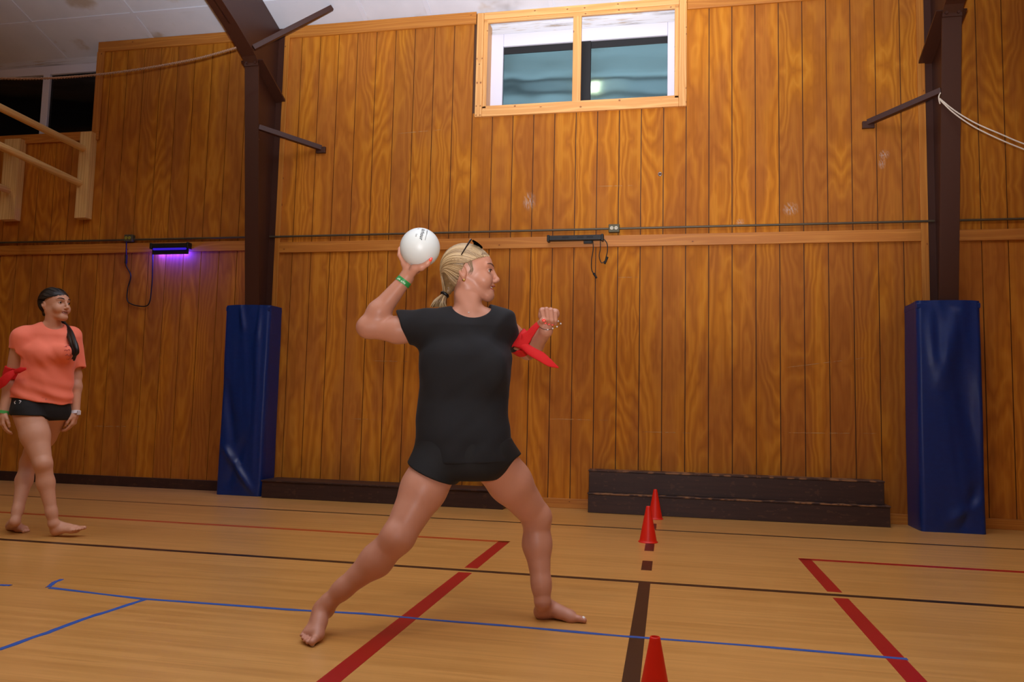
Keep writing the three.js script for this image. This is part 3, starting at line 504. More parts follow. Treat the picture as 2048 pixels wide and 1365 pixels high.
function nets(f, lo, hi, h) {                         // sparse surface nets
  const B = 8, nx = Math.ceil((hi.x - lo.x) / h / B), ny = Math.ceil((hi.y - lo.y) / h / B), nz = Math.ceil((hi.z - lo.z) / h / B), S = 9;
  const NX = nx * B + 2, NY = ny * B + 2, pos = [], idx = [], cells = new Map(), blocks = [], key = (i, j, k) => (k * NY + j) * NX + i;
  for (let c = 0; c < nz; c++) for (let b = 0; b < ny; b++) for (let a = 0; a < nx; a++) {
    const x0 = lo.x + a * B * h, y0 = lo.y + b * B * h, z0 = lo.z + c * B * h, m = B * h / 2;
    if (Math.abs(f(x0 + m, y0 + m, z0 + m)) > m * 1.74 * 1.5 + 0.01) continue;
    const s = new Float32Array(S * S * S); let any = 0;
    for (let k = 0; k < S; k++) for (let j = 0; j < S; j++) for (let i = 0; i < S; i++) { const d = f(x0 + i * h, y0 + j * h, z0 + k * h); s[(k * S + j) * S + i] = d; any |= d < 0 ? 1 : 2; }
    if (any !== 3) continue; blocks.push([a, b, c, s]);
    for (let k = 0; k < B; k++) for (let j = 0; j < B; j++) for (let i = 0; i < B; i++) {
      let n = 0, px = 0, py = 0, pz = 0; const at = (di, dj, dk) => s[((k + dk) * S + j + dj) * S + i + di];
      const ed = (i0, j0, k0, i1, j1, k1) => { const d0 = at(i0, j0, k0), d1 = at(i1, j1, k1); if ((d0 < 0) !== (d1 < 0)) { const t = d0 / (d0 - d1); px += i0 + (i1 - i0) * t; py += j0 + (j1 - j0) * t; pz += k0 + (k1 - k0) * t; n++; } };
      for (let u = 0; u < 2; u++) for (let v = 0; v < 2; v++) { ed(0, u, v, 1, u, v); ed(u, 0, v, u, 1, v); ed(u, v, 0, u, v, 1); }
      if (n) { cells.set(key(a * B + i, b * B + j, c * B + k), pos.length / 3); pos.push(x0 + (i + px / n) * h, y0 + (j + py / n) * h, z0 + (k + pz / n) * h); }
    }
  }
  for (const [a, b, c, s] of blocks) for (let k = 0; k < B; k++) for (let j = 0; j < B; j++) for (let i = 0; i < B; i++) {
    const d0 = s[(k * S + j) * S + i], I = a * B + i, J = b * B + j, K = c * B + k;
    const q = (d1, c0, c1, c2, c3) => { if ((d0 < 0) === (d1 < 0)) return; const v0 = cells.get(c0), v1 = cells.get(c1), v2 = cells.get(c2), v3 = cells.get(c3); if (v0 === undefined || v1 === undefined || v2 === undefined || v3 === undefined) return; if (d0 < 0) idx.push(v0, v1, v2, v0, v2, v3); else idx.push(v0, v2, v1, v0, v3, v2); };
    q(s[(k * S + j) * S + i + 1], key(I, J, K), key(I, J - 1, K), key(I, J - 1, K - 1), key(I, J, K - 1));
    q(s[(k * S + j + 1) * S + i], key(I, J, K), key(I, J, K - 1), key(I - 1, J, K - 1), key(I - 1, J, K));
    q(s[((k + 1) * S + j) * S + i], key(I, J, K), key(I - 1, J, K), key(I - 1, J - 1, K), key(I, J - 1, K));
  }
  const P = new Float32Array(pos), N = new Float32Array(pos.length), e = h * 0.4;
  for (let i = 0; i < P.length; i += 3) {
    const x = P[i], y = P[i + 1], z = P[i + 2], d0 = f(x, y, z), a = f(x + e, y, z), b = f(x, y + e, z), c = f(x, y, z + e); let gx = a - f(x - e, y, z), gy = b - f(x, y - e, z), gz = c - f(x, y, z - e); const l = Math.hypot(gx, gy, gz) || 1; gx /= l; gy /= l; gz /= l;
    const d = clamp(d0 * 2 * e / l, -h * 0.5, h * 0.5); P[i] -= gx * d; P[i + 1] -= gy * d; P[i + 2] -= gz * d; N[i] = gx; N[i + 1] = gy; N[i + 2] = gz;
  }
  const g = new THREE.BufferGeometry(); g.setAttribute('position', new THREE.BufferAttribute(P, 3)); g.setAttribute('normal', new THREE.BufferAttribute(N, 3)); g.setIndex(idx); return g;
}
function ribbon(pts, widths, th, nrm, n = 40, rad = 14) {       // soft flat band along a spine
  const c = new THREE.CatmullRomCurve3(pts), pos = [], idx = [];
  for (let i = 0; i <= n; i++) {
    const u = i / n, p = c.getPoint(u), t = c.getTangent(u), f = u * (widths.length - 1), k = Math.min(widths.length - 2, Math.floor(f)), w = mix(widths[k], widths[k + 1], f - k), tt = Array.isArray(th) ? mix(th[0], th[1], u) : th;
    const N = nrm.clone().sub(t.clone().multiplyScalar(nrm.dot(t))).normalize(), s = new THREE.Vector3().crossVectors(t, N);
    for (let j = 0; j < rad; j++) { const a = j / rad * Math.PI * 2, q = p.clone().addScaledVector(s, Math.cos(a) * w).addScaledVector(N, Math.sin(a) * tt); pos.push(q.x, q.y, q.z); }
    if (i < n) for (let j = 0; j < rad; j++) { const a = i * rad + j, b = i * rad + (j + 1) % rad; idx.push(a, b, b + rad, a, b + rad, a + rad); }
  }
  for (const [o, fl] of [[0, 1], [n * rad, 0]]) for (let j = 1; j + 1 < rad; j++) fl ? idx.push(o, o + j + 1, o + j) : idx.push(o, o + j, o + j + 1);
  const g = new THREE.BufferGeometry(); g.setAttribute('position', new THREE.Float32BufferAttribute(pos, 3)); g.setIndex(idx); g.computeVertexNormals(); return g;
}
const sph = (c, r, w = 16) => new THREE.SphereGeometry(r, w, Math.ceil(w * 0.7)).translate(c.x, c.y, c.z);
const disc = (c, n, rx, ry, up, th = 0.002) => { // flattened ellipsoid facing n
  const z = n.clone().normalize(), x = new THREE.Vector3().crossVectors(up, z).normalize(), y = new THREE.Vector3().crossVectors(z, x), g = new THREE.SphereGeometry(1, 16, 10); g.scale(rx, ry, th); g.applyMatrix4(new THREE.Matrix4().makeBasis(x, y, z).setPosition(c)); return g;
};
// a head in its own frame: x forward, y up, z the person's right side; origin at the ear; returns the field
function headField(o = {}) {
  const fl = o.smile ?? 1, P = (x, y, z) => V(x, y, z), both2 = (fn) => [fn(1), fn(-1)];
  let f = blend(0.03, ell(P(0.004, 0.028, 0), 0.096, 0.094, 0.074), ell(P(0.05, 0.046, 0), 0.065, 0.058, 0.061), ell(P(0.057, -0.02, 0), 0.066, 0.082, 0.056));
  f = blend(0.02, f, ...both2((s) => cap(P(0.005, -0.045, s * 0.047), P(0.096, -0.088, s * 0.014), 0.02, 0.021)), ell(P(0.107, -0.088, 0), 0.021, 0.023, 0.025));
  f = blend(0.022, f, ...both2((s) => ell(P(0.084, -0.024, s * 0.037), 0.029, 0.027, 0.025)), ...both2((s) => ell(P(0.09, -0.036, s * 0.033), 0.02, 0.02, 0.02)));
  f = blend(0.012, f, ...both2((s) => cap(P(0.115, 0.036, s * 0.012), P(0.095, 0.038, s * 0.046), 0.0065, 0.007)));
  f = carve(0.014, f, blend(0.002, ...both2((s) => ell(P(0.122, 0.013, s * 0.034), 0.02, 0.0105, 0.02))));
  f = blend(0.009, f, cap(P(0.119, 0.02, 0), P(0.138, -0.016, 0), 0.0075, 0.0085), ell(P(0.1405, -0.02, 0), 0.0095, 0.0085, 0.0095), ...both2((s) => ell(P(0.131, -0.0265, s * 0.0095), 0.009, 0.007, 0.0066)));
  f = blend(0.007, f, ell(P(0.114, -0.044, 0), 0.017, 0.0075, 0.024), ell(P(0.111, -0.067, 0), 0.016, 0.0085, 0.02));
  f = carve(0.004, f, ell(P(0.126, -0.055, 0), 0.02, 0.0048 * fl, 0.028));
  // eyelids round the balls
  f = blend(0.003, f, ...both2((s) => carve(0.002, ell(P(0.0995, 0.0135, s * 0.0325), 0.0138, 0.0128, 0.0145), ell(P(0.116, 0.0125, s * 0.036), 0.014, 0.0062, 0.019))));
  for (const s of [1, -1]) {
    const q = [V(0.94, 0.34, 0), V(-0.34, 0.94, 0), V(0, 0, 1)];
    f = blend(0.006, f, carve(0.004, ell(P(-0.006, 0.002, s * 0.074), 0.017, 0.031, 0.011, q), ell(P(-0.001, 0.004, s * 0.086), 0.009, 0.019, 0.008, q)), ell(P(0.0, -0.027, s * 0.07), 0.008, 0.009, 0.006));
  }
  return f;
}
function frame(origin, fwd, up, s = 1) {               // head frame -> world matrix; z = right side of the head
  const x = fwd.clone().normalize(), z = new THREE.Vector3().crossVectors(x, up).normalize(), y = new THREE.Vector3().crossVectors(z, x);
  return new THREE.Matrix4().makeBasis(x.multiplyScalar(s), y.multiplyScalar(s), z.multiplyScalar(s)).setPosition(origin);
}
function local(f, M, s = 1) { const e = M.clone().invert().elements; return (x, y, z) => s * f(e[0] * x + e[4] * y + e[8] * z + e[12], e[1] * x + e[5] * y + e[9] * z + e[13], e[2] * x + e[6] * y + e[10] * z + e[14]); }
// a relaxed hand: wrist, direction of the fingers, palm normal, direction of the thumb side
function handField(w, d, n, t, curl = 0.6, s = 1) {
  d = d.clone().normalize(); n = n.clone().addScaledVector(d, -n.dot(d)).normalize(); t = t.clone().addScaledVector(d, -t.dot(d)).addScaledVector(n, -t.dot(n)).normalize();
  const at = (a, b, c) => w.clone().addScaledVector(d, a * s).addScaledVector(t, b * s).addScaledVector(n, c * s);
  let f = blend(0.012 * s, cap(at(0.0, 0, 0), at(0.03, 0.004, 0), 0.024 * s, 0.025 * s), cap(at(0.03, 0.022, 0), at(0.08, 0.026, 0), 0.014 * s, 0.012 * s), cap(at(0.03, -0.016, 0), at(0.074, -0.026, 0), 0.014 * s, 0.011 * s), cap(at(0.03, 0.002, 0), at(0.08, 0.0, 0), 0.015 * s, 0.013 * s));
  [[0.03, 0.086, 0.074], [0.0105, 0.09, 0.082], [-0.0095, 0.086, 0.076], [-0.0275, 0.078, 0.06]].forEach(([b, a, L], i) => {
    const c = curl * (1 + i * 0.12), p = [at(a - 0.012, b, 0)]; let ang = 0.15, x = a - 0.012, y = 0; [0.46, 0.3, 0.24].forEach((q) => { ang += c * 0.55; x += Math.cos(ang) * L * q * 1.1; y += Math.sin(ang) * L * q * 1.1; p.push(at(x, b * 1.08, y)); });
    f = blend(0.004 * s, f, chain(p, [0.0092 * s, 0.0086 * s, 0.008 * s, 0.0072 * s], 0.003));
  });
  return blend(0.008 * s, f, chain([at(0.018, 0.024, 0.006), at(0.048, 0.044, 0.016), at(0.076, 0.05, 0.026), at(0.096, 0.046, 0.034)], [0.015 * s, 0.0115 * s, 0.0095 * s, 0.008 * s], 0.004));
}
// a bare foot: ankle joint, heel and toe direction on the floor; inner = direction of the big toe side
function footField(ank, heel, d, inner, L, lift = 0) {
  d = d.clone().normalize(); inner = inner.clone().addScaledVector(d, -inner.dot(d)).normalize(); const up = new THREE.Vector3().crossVectors(d, inner); if (up.y < 0) up.negate();
  const k = L / 0.235, at = (a, b, c) => heel.clone().addScaledVector(d, a * k).addScaledVector(inner, b * k).addScaledVector(up, c * k), R = (r) => r * k;
  let f = blend(R(0.03), cap(ank, at(0.032, 0, 0.03), R(0.034), R(0.03)), ell(at(0.03, 0, 0.026), R(0.031), R(0.026), R(0.03)), cap(at(0.06, 0.002, 0.052), at(0.15, 0.008, 0.027), R(0.033), R(0.02)), cap(at(0.05, -0.016, 0.026), at(0.155, -0.022, 0.016), R(0.024), R(0.015)), cap(at(0.11, 0.018, 0.03), at(0.16, 0.022, 0.017), R(0.018), R(0.0155)), cap(at(0.155, -0.024, 0.015), at(0.165, 0.02, 0.0165), R(0.014), R(0.0145)));
  [[0.024, 0.168, 0.062, 0.012], [0.005, 0.172, 0.05, 0.0078], [-0.0095, 0.166, 0.046, 0.0073], [-0.0225, 0.158, 0.043, 0.0068], [-0.0345, 0.148, 0.038, 0.0064]].forEach(([b, a, q, r]) => {
    const big = b > 0.02; f = blend(R(big ? 0.012 : 0.0035), f, chain([at(a - 0.012, b, 0.016), at(a + q * 0.45, b * 1.04, r + 0.005 + lift), at(a + q - r, b * 1.02, r + lift * 2)], [R(big ? 0.0155 : r * 1.05), R(big ? 0.0132 : r * 0.95), R(big ? 0.0122 : r)], 0.006));
  });
  return { f, at, up, d, k };
}
function onto(f, p, from = camera.position, off = 0) {      // slides a point along a line of sight until it rests on a surface
  const d = p.clone().sub(from).normalize(), q = p.clone(); for (let i = 0; i < 80; i++) { const v = f(q.x, q.y, q.z); if (v < 0.0005) break; q.addScaledVector(d, v * 0.7); }
  const e = 0.002, n = V(f(q.x + e, q.y, q.z) - f(q.x - e, q.y, q.z), f(q.x, q.y + e, q.z) - f(q.x, q.y - e, q.z), f(q.x, q.y, q.z + e) - f(q.x, q.y, q.z - e)).normalize(); return [q.addScaledVector(n, off), n];
}

// ---------------------------------------------------------------- people: materials
const skinBump = tex(256, 256, (u, v) => { const f = 128 + 40 * fbm(u * 60, v * 60, 3); return [f, f, f]; }, { srgb: false });
const skinA = phy({ color: 0xc68c72, roughness: 0.42, sheen: 0.15, sheenRoughness: 0.5, sheenColor: new THREE.Color(0.9, 0.6, 0.5), specularIntensity: 0.7 });
const skinB = phy({ color: 0xd09a7c, roughness: 0.48, specularIntensity: 0.6 });
const lipMat = phy({ color: 0xa85a52, roughness: 0.35 });
const clothBump = tex(256, 256, (u, v) => { const f = 128 + 50 * noise(u * 128, v * 128) + 30 * noise(u * 60, v * 60); return [f, f, f]; }, { srgb: false, wrap: THREE.RepeatWrapping });
const teeBlack = phy({ color: 0x0d0c0f, roughness: 0.85, sheen: 0.25, sheenRoughness: 0.6, sheenColor: new THREE.Color(0.2, 0.2, 0.24), bumpMap: clothBump, bumpScale: 0.0004 });
const shortsBlack = phy({ color: 0x0a0a0b, roughness: 0.8, bumpMap: clothBump, bumpScale: 0.0004 });
const coral = phy({ color: 0xff8466, roughness: 0.8, sheen: 0.8, sheenRoughness: 0.7, sheenColor: new THREE.Color(1, 0.6, 0.5), bumpMap: clothBump, bumpScale: 0.0004 });
const redCloth = phy({ color: 0xd80a0c, roughness: 0.75, bumpMap: clothBump, bumpScale: 0.0006 });
const nailCoral = phy({ color: 0xff5548, roughness: 0.2, clearcoat: 0.6 });
const nailWhite = phy({ color: 0xf2ece8, roughness: 0.2, clearcoat: 0.6 });
const eyeWhite = phy({ color: 0xe8e0da, roughness: 0.12, clearcoat: 0.8 });
const irisMat = phy({ color: 0x1e120c, roughness: 0.1, clearcoat: 1 });
const lashMat = std({ color: 0x1a100c, roughness: 0.7 });
const browA = std({ color: 0x5e3c28, roughness: 0.8 });
const hairA = [0x80643f, 0xa3855b, 0xc6aa7e].map((c) => phy({ color: c, roughness: 0.42, sheen: 0.2, sheenColor: new THREE.Color(0.8, 0.7, 0.5) }));
const hairB = [0x17100d, 0x241812].map((c) => phy({ color: c, roughness: 0.4 }));
const gold = std({ color: 0xe0c070, roughness: 0.2, metalness: 1 });

const lumpy = (c, a, b, d, n) => { const e = ell(c, a, b, d); return (x, y, z) => e(x, y, z) + n * noise(x * 55, y * 55 + z * 20); };
// hair laid over a head: cap field plus separate locks combed from the hairline back to the tie
function hairField(o) {
  const A = o.front, B = o.ear, C = o.nape;
  const hp = (p, q) => { const dx = q[0] - p[0], dy = q[1] - p[1], L = Math.hypot(dx, dy); return (x, y) => ((x - p[0]) * dy - (y - p[1]) * dx) / L; };   // negative above / behind
  const ab = hp(B, A), bc = hp(C, B);
  const shell = ell(V(-0.002, 0.031, 0), 0.102, 0.1, 0.0815), nape = cap(V(-0.05, 0.0, 0), V(o.tie.x + 0.012, o.tie.y + 0.012, o.tie.z), 0.037, 0.015);
  const lobe = ell(V(0.05, 0.057, 0), 0.0635, 0.051, 0.0655);
  return (x, y, z) => { const s = smn(smn(shell(x, y, z), nape(x, y, z), 0.03), lobe(x, y, z), 0.02); const r = Math.min(-ab(x, y) * -1, bc(x, y)); return smx(s, r, 0.006) + 0.0005 * Math.sin(110 * (Math.atan2(y - o.tie.y, x - o.tie.x) * 2 + z * 4)); };
}
function locks(o, n, parts, r0 = 0.0032) {
  const out = Array.from({ length: parts }, () => []);
  for (let i = 0; i < n; i++) {
    const s = rr(0, 1), sd = rnd() < o.near ? 1 : -1; let p0;
    if (s < 0.62) { const t = s / 0.62; p0 = V(mix(o.ear[0], o.front[0], t), mix(o.ear[1], o.front[1], t), sd * mix(0.081, 0.012, Math.pow(t, 1.6))); }
    else { const t = (s - 0.62) / 0.38; p0 = V(mix(o.ear[0] - 0.006, o.nape[0], t), mix(o.ear[1] - 0.01, o.nape[1], t), sd * mix(0.08, 0.045, t)); }
    p0.x += rr(-0.008, 0.004); const f = s < 0.62 ? s / 0.62 : -(s - 0.62) / 0.38 * 0.4, q = [], C = V(-0.002, 0.031, 0), R = V(0.106, 0.1045, 0.0855), wide = (e) => (e.x > 0 ? V(e.x * mix(1, 1.13, sst(0, 0.7, e.x)), e.y, e.z) : e);
    const dir = (p) => V((p.x - C.x) / R.x, (p.y - C.y) / R.y, (p.z - C.z) / R.z).normalize(), d0 = dir(p0), p1 = V(o.tie.x + rr(-0.008, 0.008), o.tie.y + rr(0, 0.01), o.tie.z + rr(-0.01, 0.01)), d1 = V(-0.93, -0.36, sd * 0.12).normalize();
    const m = V(mix(-0.8, -0.42, f), mix(0.12, 1.05, f), sd * mix(0.75, 0.2, f)).multiplyScalar(1.5), lift = 1 + rr(-0.012, 0.014) + 0.03 * clamp(f) * (1 - clamp(f));
    for (let k = 0; k <= 9; k++) { const t = k / 9, u = Math.min(1, t / 0.82), e = wide(d0.clone().multiplyScalar((1 - u) ** 2).addScaledVector(m, 2 * u * (1 - u)).addScaledVector(d1, u * u).normalize()).clone().multiply(R).multiplyScalar(lift).add(C); q.push(t <= 0.82 ? e : e.lerp(p1, (t - 0.82) / 0.18)); }
    const w = r0 * rr(0.6, 1.5); out[Math.floor(rnd() * parts)].push(ribbon(q, [w * 0.5, w, w, w * 0.8, w * 0.5], Math.min(0.0016, w * 0.8), d0.clone().add(m).normalize(), 16, 5));
  }
  return out.map((g) => mergeGeometries(g));
}

// ================================================================ woman in black with the ball
{
  const who = thing('person', 'woman in black t-shirt and shorts lunging with a white ball raised in one hand', 'person');
  const hipR = V(-0.9085, 0.7117, 4), hipL = V(-0.7368, 0.7144, 3.94), kneR = V(-1.0317, 0.3883, 4.16), kneL = V(-0.5617, 0.4294, 3.71), ankR = V(-1.2929, 0.13, 4.1945), ankL = V(-0.52, 0.085, 3.7617);
  const shR = V(-0.9701, 1.2264, 3.98), elR = V(-1.2424, 1.2247, 4.03), wrR = V(-1.0946, 1.4371, 4), shL = V(-0.7036, 1.246, 3.9), elL = V(-0.617, 1.1621, 3.7), wrL = V(-0.512, 1.2294, 3.86);
  const neck0 = V(-0.8362, 1.2699, 3.915), neck1 = V(-0.8511, 1.3898, 3.905), wx = V(0.956, 0, -0.292);
  const keys = [[V(-0.817, 0.5978, 3.98), 0.15, 0.115], [V(-0.8208, 0.6827, 3.975), 0.192, 0.13], [V(-0.833, 0.764, 3.97), 0.192, 0.13], [V(-0.8406, 0.929, 3.96), 0.18, 0.112], [V(-0.8376, 1.1073, 3.95), 0.19, 0.118], [V(-0.8388, 1.2356, 3.935), 0.165, 0.09], [V(-0.8345, 1.303, 3.925), 0.09, 0.055]];
  const trunk = column(keys, wx);
  const bust = blend(0.03, ell(V(-0.8914, 1.0595, 4.045), 0.07, 0.075, 0.034), ell(V(-0.7326, 1.0631, 4.015), 0.07, 0.075, 0.034));
  const tor = blend(0.07, trunk, bust);
  // right hand on the ball
  const BC = V(-1.037, 1.5672, 4), BR = 0.0845, on = (x, y, z, r) => { const v = V(x, y, z).normalize(); return BC.clone().addScaledVector(v, BR + r); };
  const fing = [[[-0.72, -0.66, 0.12], [-0.93, -0.34, 0.08], [-0.985, -0.02, -0.1], [-0.95, 0.16, -0.25]], [[-0.6, -0.75, -0.2], [-0.78, -0.32, -0.55], [-0.66, 0.1, -0.75], [-0.55, 0.25, -0.8]], [[-0.42, -0.82, -0.38], [-0.48, -0.4, -0.8], [-0.32, 0.05, -0.95], [-0.24, 0.2, -0.95]], [[-0.18, -0.86, -0.42], [-0.14, -0.52, -0.86], [0, -0.15, -1], [0.05, 0, -1]]];
  let hand = blend(0.014, cap(wrR, on(-0.5, -0.82, 0.1, 0.014), 0.026, 0.016), cap(wrR, on(-0.35, -0.9, -0.25, 0.014), 0.024, 0.016), cap(wrR, on(-0.1, -0.95, 0.25, 0.014), 0.024, 0.017), cap(on(-0.5, -0.82, 0.1, 0.013), on(-0.2, -0.93, -0.3, 0.013), 0.015, 0.015), cap(on(-0.66, -0.7, 0.12, 0.012), on(-0.3, -0.88, -0.3, 0.012), 0.012, 0.012));
  for (const q of fing) hand = blend(0.005, hand, chain(q.map((v) => on(...v, 0.0085)), [0.0105, 0.0095, 0.0088, 0.0075], 0.003));
  hand = blend(0.008, hand, chain([on(-0.15, -0.96, 0.26, 0.012), on(0.2, -0.95, 0.32, 0.012), on(0.48, -0.83, 0.36, 0.0095), on(0.63, -0.67, 0.4, 0.0075)], [0.0165, 0.0145, 0.0115, 0.0085], 0.005));
  // left fist, palm toward the camera
  let fist = blend(0.012, cap(wrL, V(-0.504, 1.2761, 3.862), 0.026, 0.026), cap(V(-0.5265, 1.2937, 3.858), V(-0.4762, 1.2989, 3.85), 0.021, 0.019), cap(V(-0.5291, 1.3151, 3.858), V(-0.4746, 1.312, 3.848), 0.015, 0.013));
  const fg = [[V(-0.5306, 1.3168, 3.862), V(-0.5255, 1.3107, 3.893), V(-0.5173, 1.276, 3.9), V(-0.5109, 1.2607, 3.885)], [V(-0.5114, 1.321, 3.862), V(-0.5047, 1.3144, 3.897), V(-0.4977, 1.2714, 3.903), V(-0.4956, 1.2563, 3.887)], [V(-0.4937, 1.3194, 3.858), V(-0.4873, 1.3108, 3.892), V(-0.4814, 1.2678, 3.898), V(-0.4814, 1.2548, 3.882)], [V(-0.4765, 1.3118, 3.85), V(-0.4698, 1.3038, 3.88), V(-0.4685, 1.2693, 3.885), V(-0.4704, 1.2582, 3.87)]];
  for (const q of fg) fist = blend(0.0035, fist, chain(q, [0.0105, 0.0098, 0.009, 0.0078], 0.003));
  fist = blend(0.006, fist, chain([V(-0.5233, 1.243, 3.872), V(-0.5322, 1.2607, 3.885), V(-0.5235, 1.2675, 3.9), V(-0.5141, 1.2689, 3.906)], [0.0145, 0.0125, 0.0105, 0.009], 0.004));
  // feet
  const fR = footField(ankR, V(-1.322, 0.08, 4.128), V(0.03, -0.43, 0.9), V(1, 0, 0), 0.236, 0.011), fL = footField(ankL, V(-0.5597, 0, 3.7077), V(1, 0, 0.02), V(0, 0, 1), 0.232);
  const legs = blend(0.03, cap(hipR, hipR.clone().lerp(kneR, 0.45), 0.1, 0.089), cap(hipR.clone().lerp(kneR, 0.45), kneR, 0.089, 0.062), cap(kneR, kneR.clone().lerp(ankR, 0.36).add(V(0.006, -0.004, -0.012)), 0.06, 0.061), cap(kneR.clone().lerp(ankR, 0.36).add(V(0.006, -0.004, -0.012)), kneR.clone().lerp(ankR, 0.82), 0.06, 0.035), cap(kneR.clone().lerp(ankR, 0.8), ankR, 0.035, 0.032),
    cap(hipL, hipL.clone().lerp(kneL, 0.45), 0.1, 0.09), cap(hipL.clone().lerp(kneL, 0.45), kneL, 0.09, 0.061), cap(kneL, kneL.clone().lerp(ankL, 0.34).add(V(-0.008, 0, -0.012)), 0.058, 0.06), cap(kneL.clone().lerp(ankL, 0.34).add(V(-0.008, 0, -0.012)), kneL.clone().lerp(ankL, 0.82), 0.059, 0.038), cap(kneL.clone().lerp(ankL, 0.8), ankL, 0.038, 0.034),
    ell(kneR.clone().add(V(-0.012, 0, 0.028)), 0.04, 0.045, 0.036), ell(kneL.clone().add(V(0.02, 0, 0.022)), 0.038, 0.042, 0.036));
  const mR = shR.clone().lerp(elR, 0.55).add(V(0, -0.01, 0)), fmR = elR.clone().lerp(wrR, 0.3).add(V(-0.004, 0.002, 0)), fmL = elL.clone().lerp(wrL, 0.3);
  const arms = blend(0.022, cap(shR, mR, 0.062, 0.055), cap(mR, elR, 0.055, 0.044), cap(elR, fmR, 0.045, 0.047), cap(fmR, wrR, 0.047, 0.0275), ell(elR.clone().add(V(-0.012, 0.002, 0)), 0.032, 0.032, 0.032), cap(shL, elL, 0.058, 0.044), cap(elL, fmL, 0.043, 0.045), cap(fmL, wrL, 0.045, 0.0275));
  const HM = frame(V(-0.8635, 1.4667, 3.9), V(0.985, -0.005, -0.165), V(0.02, 1, 0)), head = bound(local(headField({ smile: 1.25 }), HM), V(-0.8414, 1.4708, 3.9), 0.165);
  const neck = blend(0.02, cap(neck0, neck1, 0.064, 0.056), cap(V(-0.8128, 1.3536, 3.93), V(-0.8128, 1.2695, 3.955), 0.024, 0.014), cap(V(-0.8752, 1.3732, 3.945), V(-0.8147, 1.2768, 3.965), 0.014, 0.011), cap(shR.clone().add(V(0.02, 0.01, 0)), neck0.clone().add(V(0, 0.03, 0)), 0.05, 0.045), cap(shL.clone().add(V(-0.02, 0.02, 0)), neck0.clone().add(V(0, 0.03, 0)), 0.045, 0.045));
  const body = blend(0.012, blend(0.025, bound(grow(tor, -0.014), keys[3][0], 0.48), bound(arms, neck0, 0.62), bound(legs, keys[0][0], 1.05), bound(neck, neck0, 0.3)), head, bound(fR.f, ankR, 0.26), bound(fL.f, ankL, 0.26), bound(hand, BC, 0.17), bound(fist, wrL, 0.13));
  const bodyMesh = obj('body', nets(body, V(-1.75, -0.02, 3.5), V(-0.2, 1.7, 4.5), 0.0035), skinA, who);

  // clothes
  const slR = shR.clone().lerp(elR, 0.5).add(V(0.008, -0.006, 0)), slL = shL.clone().lerp(elL, 0.6);
  const dirR = elR.clone().sub(shR).normalize(), dirL = elL.clone().sub(shL).normalize();
  const endR = half(slR, dirR.clone().add(V(-0.1, -0.42, 0.1))), endL = half(slL, dirL.clone().add(V(0.3, 0, 0)));
  const shirtOuter = blend(0.045, bound(grow(tor, 0.006), keys[3][0], 0.48), both(0.008, cap(shR.clone().add(V(0.06, 0, 0)), elR, 0.078, 0.071), endR), both(0.008, cap(shL.clone().add(V(-0.05, 0.0, 0.02)), elL, 0.076, 0.056), endL), cap(shR, neck0, 0.07, 0.06), cap(shL.clone().add(V(0, 0.004, 0)), neck0, 0.074, 0.06));
  const tunnel = (a, b, ra, rb, end) => { const c = cap(a, b, ra, rb); return (x, y, z) => Math.max(c(x, y, z), -(end(x, y, z) + 0.03)); };
  const inR = tunnel(shR, elR, 0.068, 0.062, endR), inL = tunnel(shL, elL, 0.064, 0.05, endL);
  const wrk = (x, y, z) => 0.0035 * noise(x * 9 + y * 7 + 3, y * 5 - x * 6) + 0.0022 * noise(x * 20 - y * 16, z * 8 + y * 9) + 0.006 * Math.max(0, 1 - Math.abs(y - 0.72) * 7) * noise(x * 13, z * 13 + 5) + 0.004 * sst(0.95, 1.25, y) * Math.sin((x * 0.8 - y * 0.9) * 46 + noise(x * 8, y * 8) * 2) * Math.exp(-(((x + 0.62) / 0.13) ** 2));
  const hemY = V(-0.8139, 0.6724, 4).y, crotchY = V(-0.8118, 0.6018, 4).y, neckHole = blend(0.02, ell(V(-0.8141, 1.3162, 3.955), 0.083, 0.05, 0.105, [V(0.98, -0.1, -0.2), V(0.1, 0.995, 0), V(0.2, 0, 0.98)]), cap(neck0.clone().add(V(0.01, 0.02, 0)), neck1, 0.07, 0.07));
  const shirt = (x, y, z) => { let d = shirtOuter(x, y, z); if (d > 0.04 || d < -0.06) return d; d += wrk(x, y, z); d = smx(d, hemY + 0.008 * noise(x * 12, z * 9) - y, 0.008); d = smx(d, -neckHole(x, y, z), 0.008); d = smx(d, -inR(x, y, z), 0.006); d = smx(d, -inL(x, y, z), 0.006); return y < hemY + 0.05 ? smx(d, -Math.max(tor(x, y, z) + 0.006, y - hemY - 0.03), 0.006) : d; };
  obj('t_shirt', uvm(nets(shirt, V(-1.4, 0.5, 3.55), V(-0.4, 1.55, 4.3), 0.004), 30, 30), teeBlack, who);
  const pR = half(V(-0.9444, 0.6309, 4), V(-0.40, -0.92, 0.0)), pL = half(V(-0.6885, 0.6506, 3.94), V(0.5, -0.86, -0.1));
  const waist = (x, y, z) => y - hemY - 0.1;
  const short = blend(0.02, both(0.006, cap(hipR, hipR.clone().lerp(kneR, 0.5), 0.115, 0.105), pR, waist), both(0.006, cap(hipL, hipL.clone().lerp(kneL, 0.5), 0.115, 0.106), pL, waist), both(0.006, grow(tor, 0.002), waist, (x, y, z) => crotchY - y));
  obj('shorts', uvm(nets(short, V(-1.4, 0.4, 3.6), V(-0.35, 0.85, 4.3), 0.004), 30, 30), shortsBlack, who);

  // hair, sunglasses and jewellery in the head's frame
  const hw = (g) => g.applyMatrix4(HM), hp = (x, y, z) => V(x, y, z).applyMatrix4(HM);
  const ho = { front: [0.112, 0.092], ear: [0.006, 0.036], nape: [-0.045, -0.075], tie: V(-0.082, -0.088, 0.01), near: 0.75 };
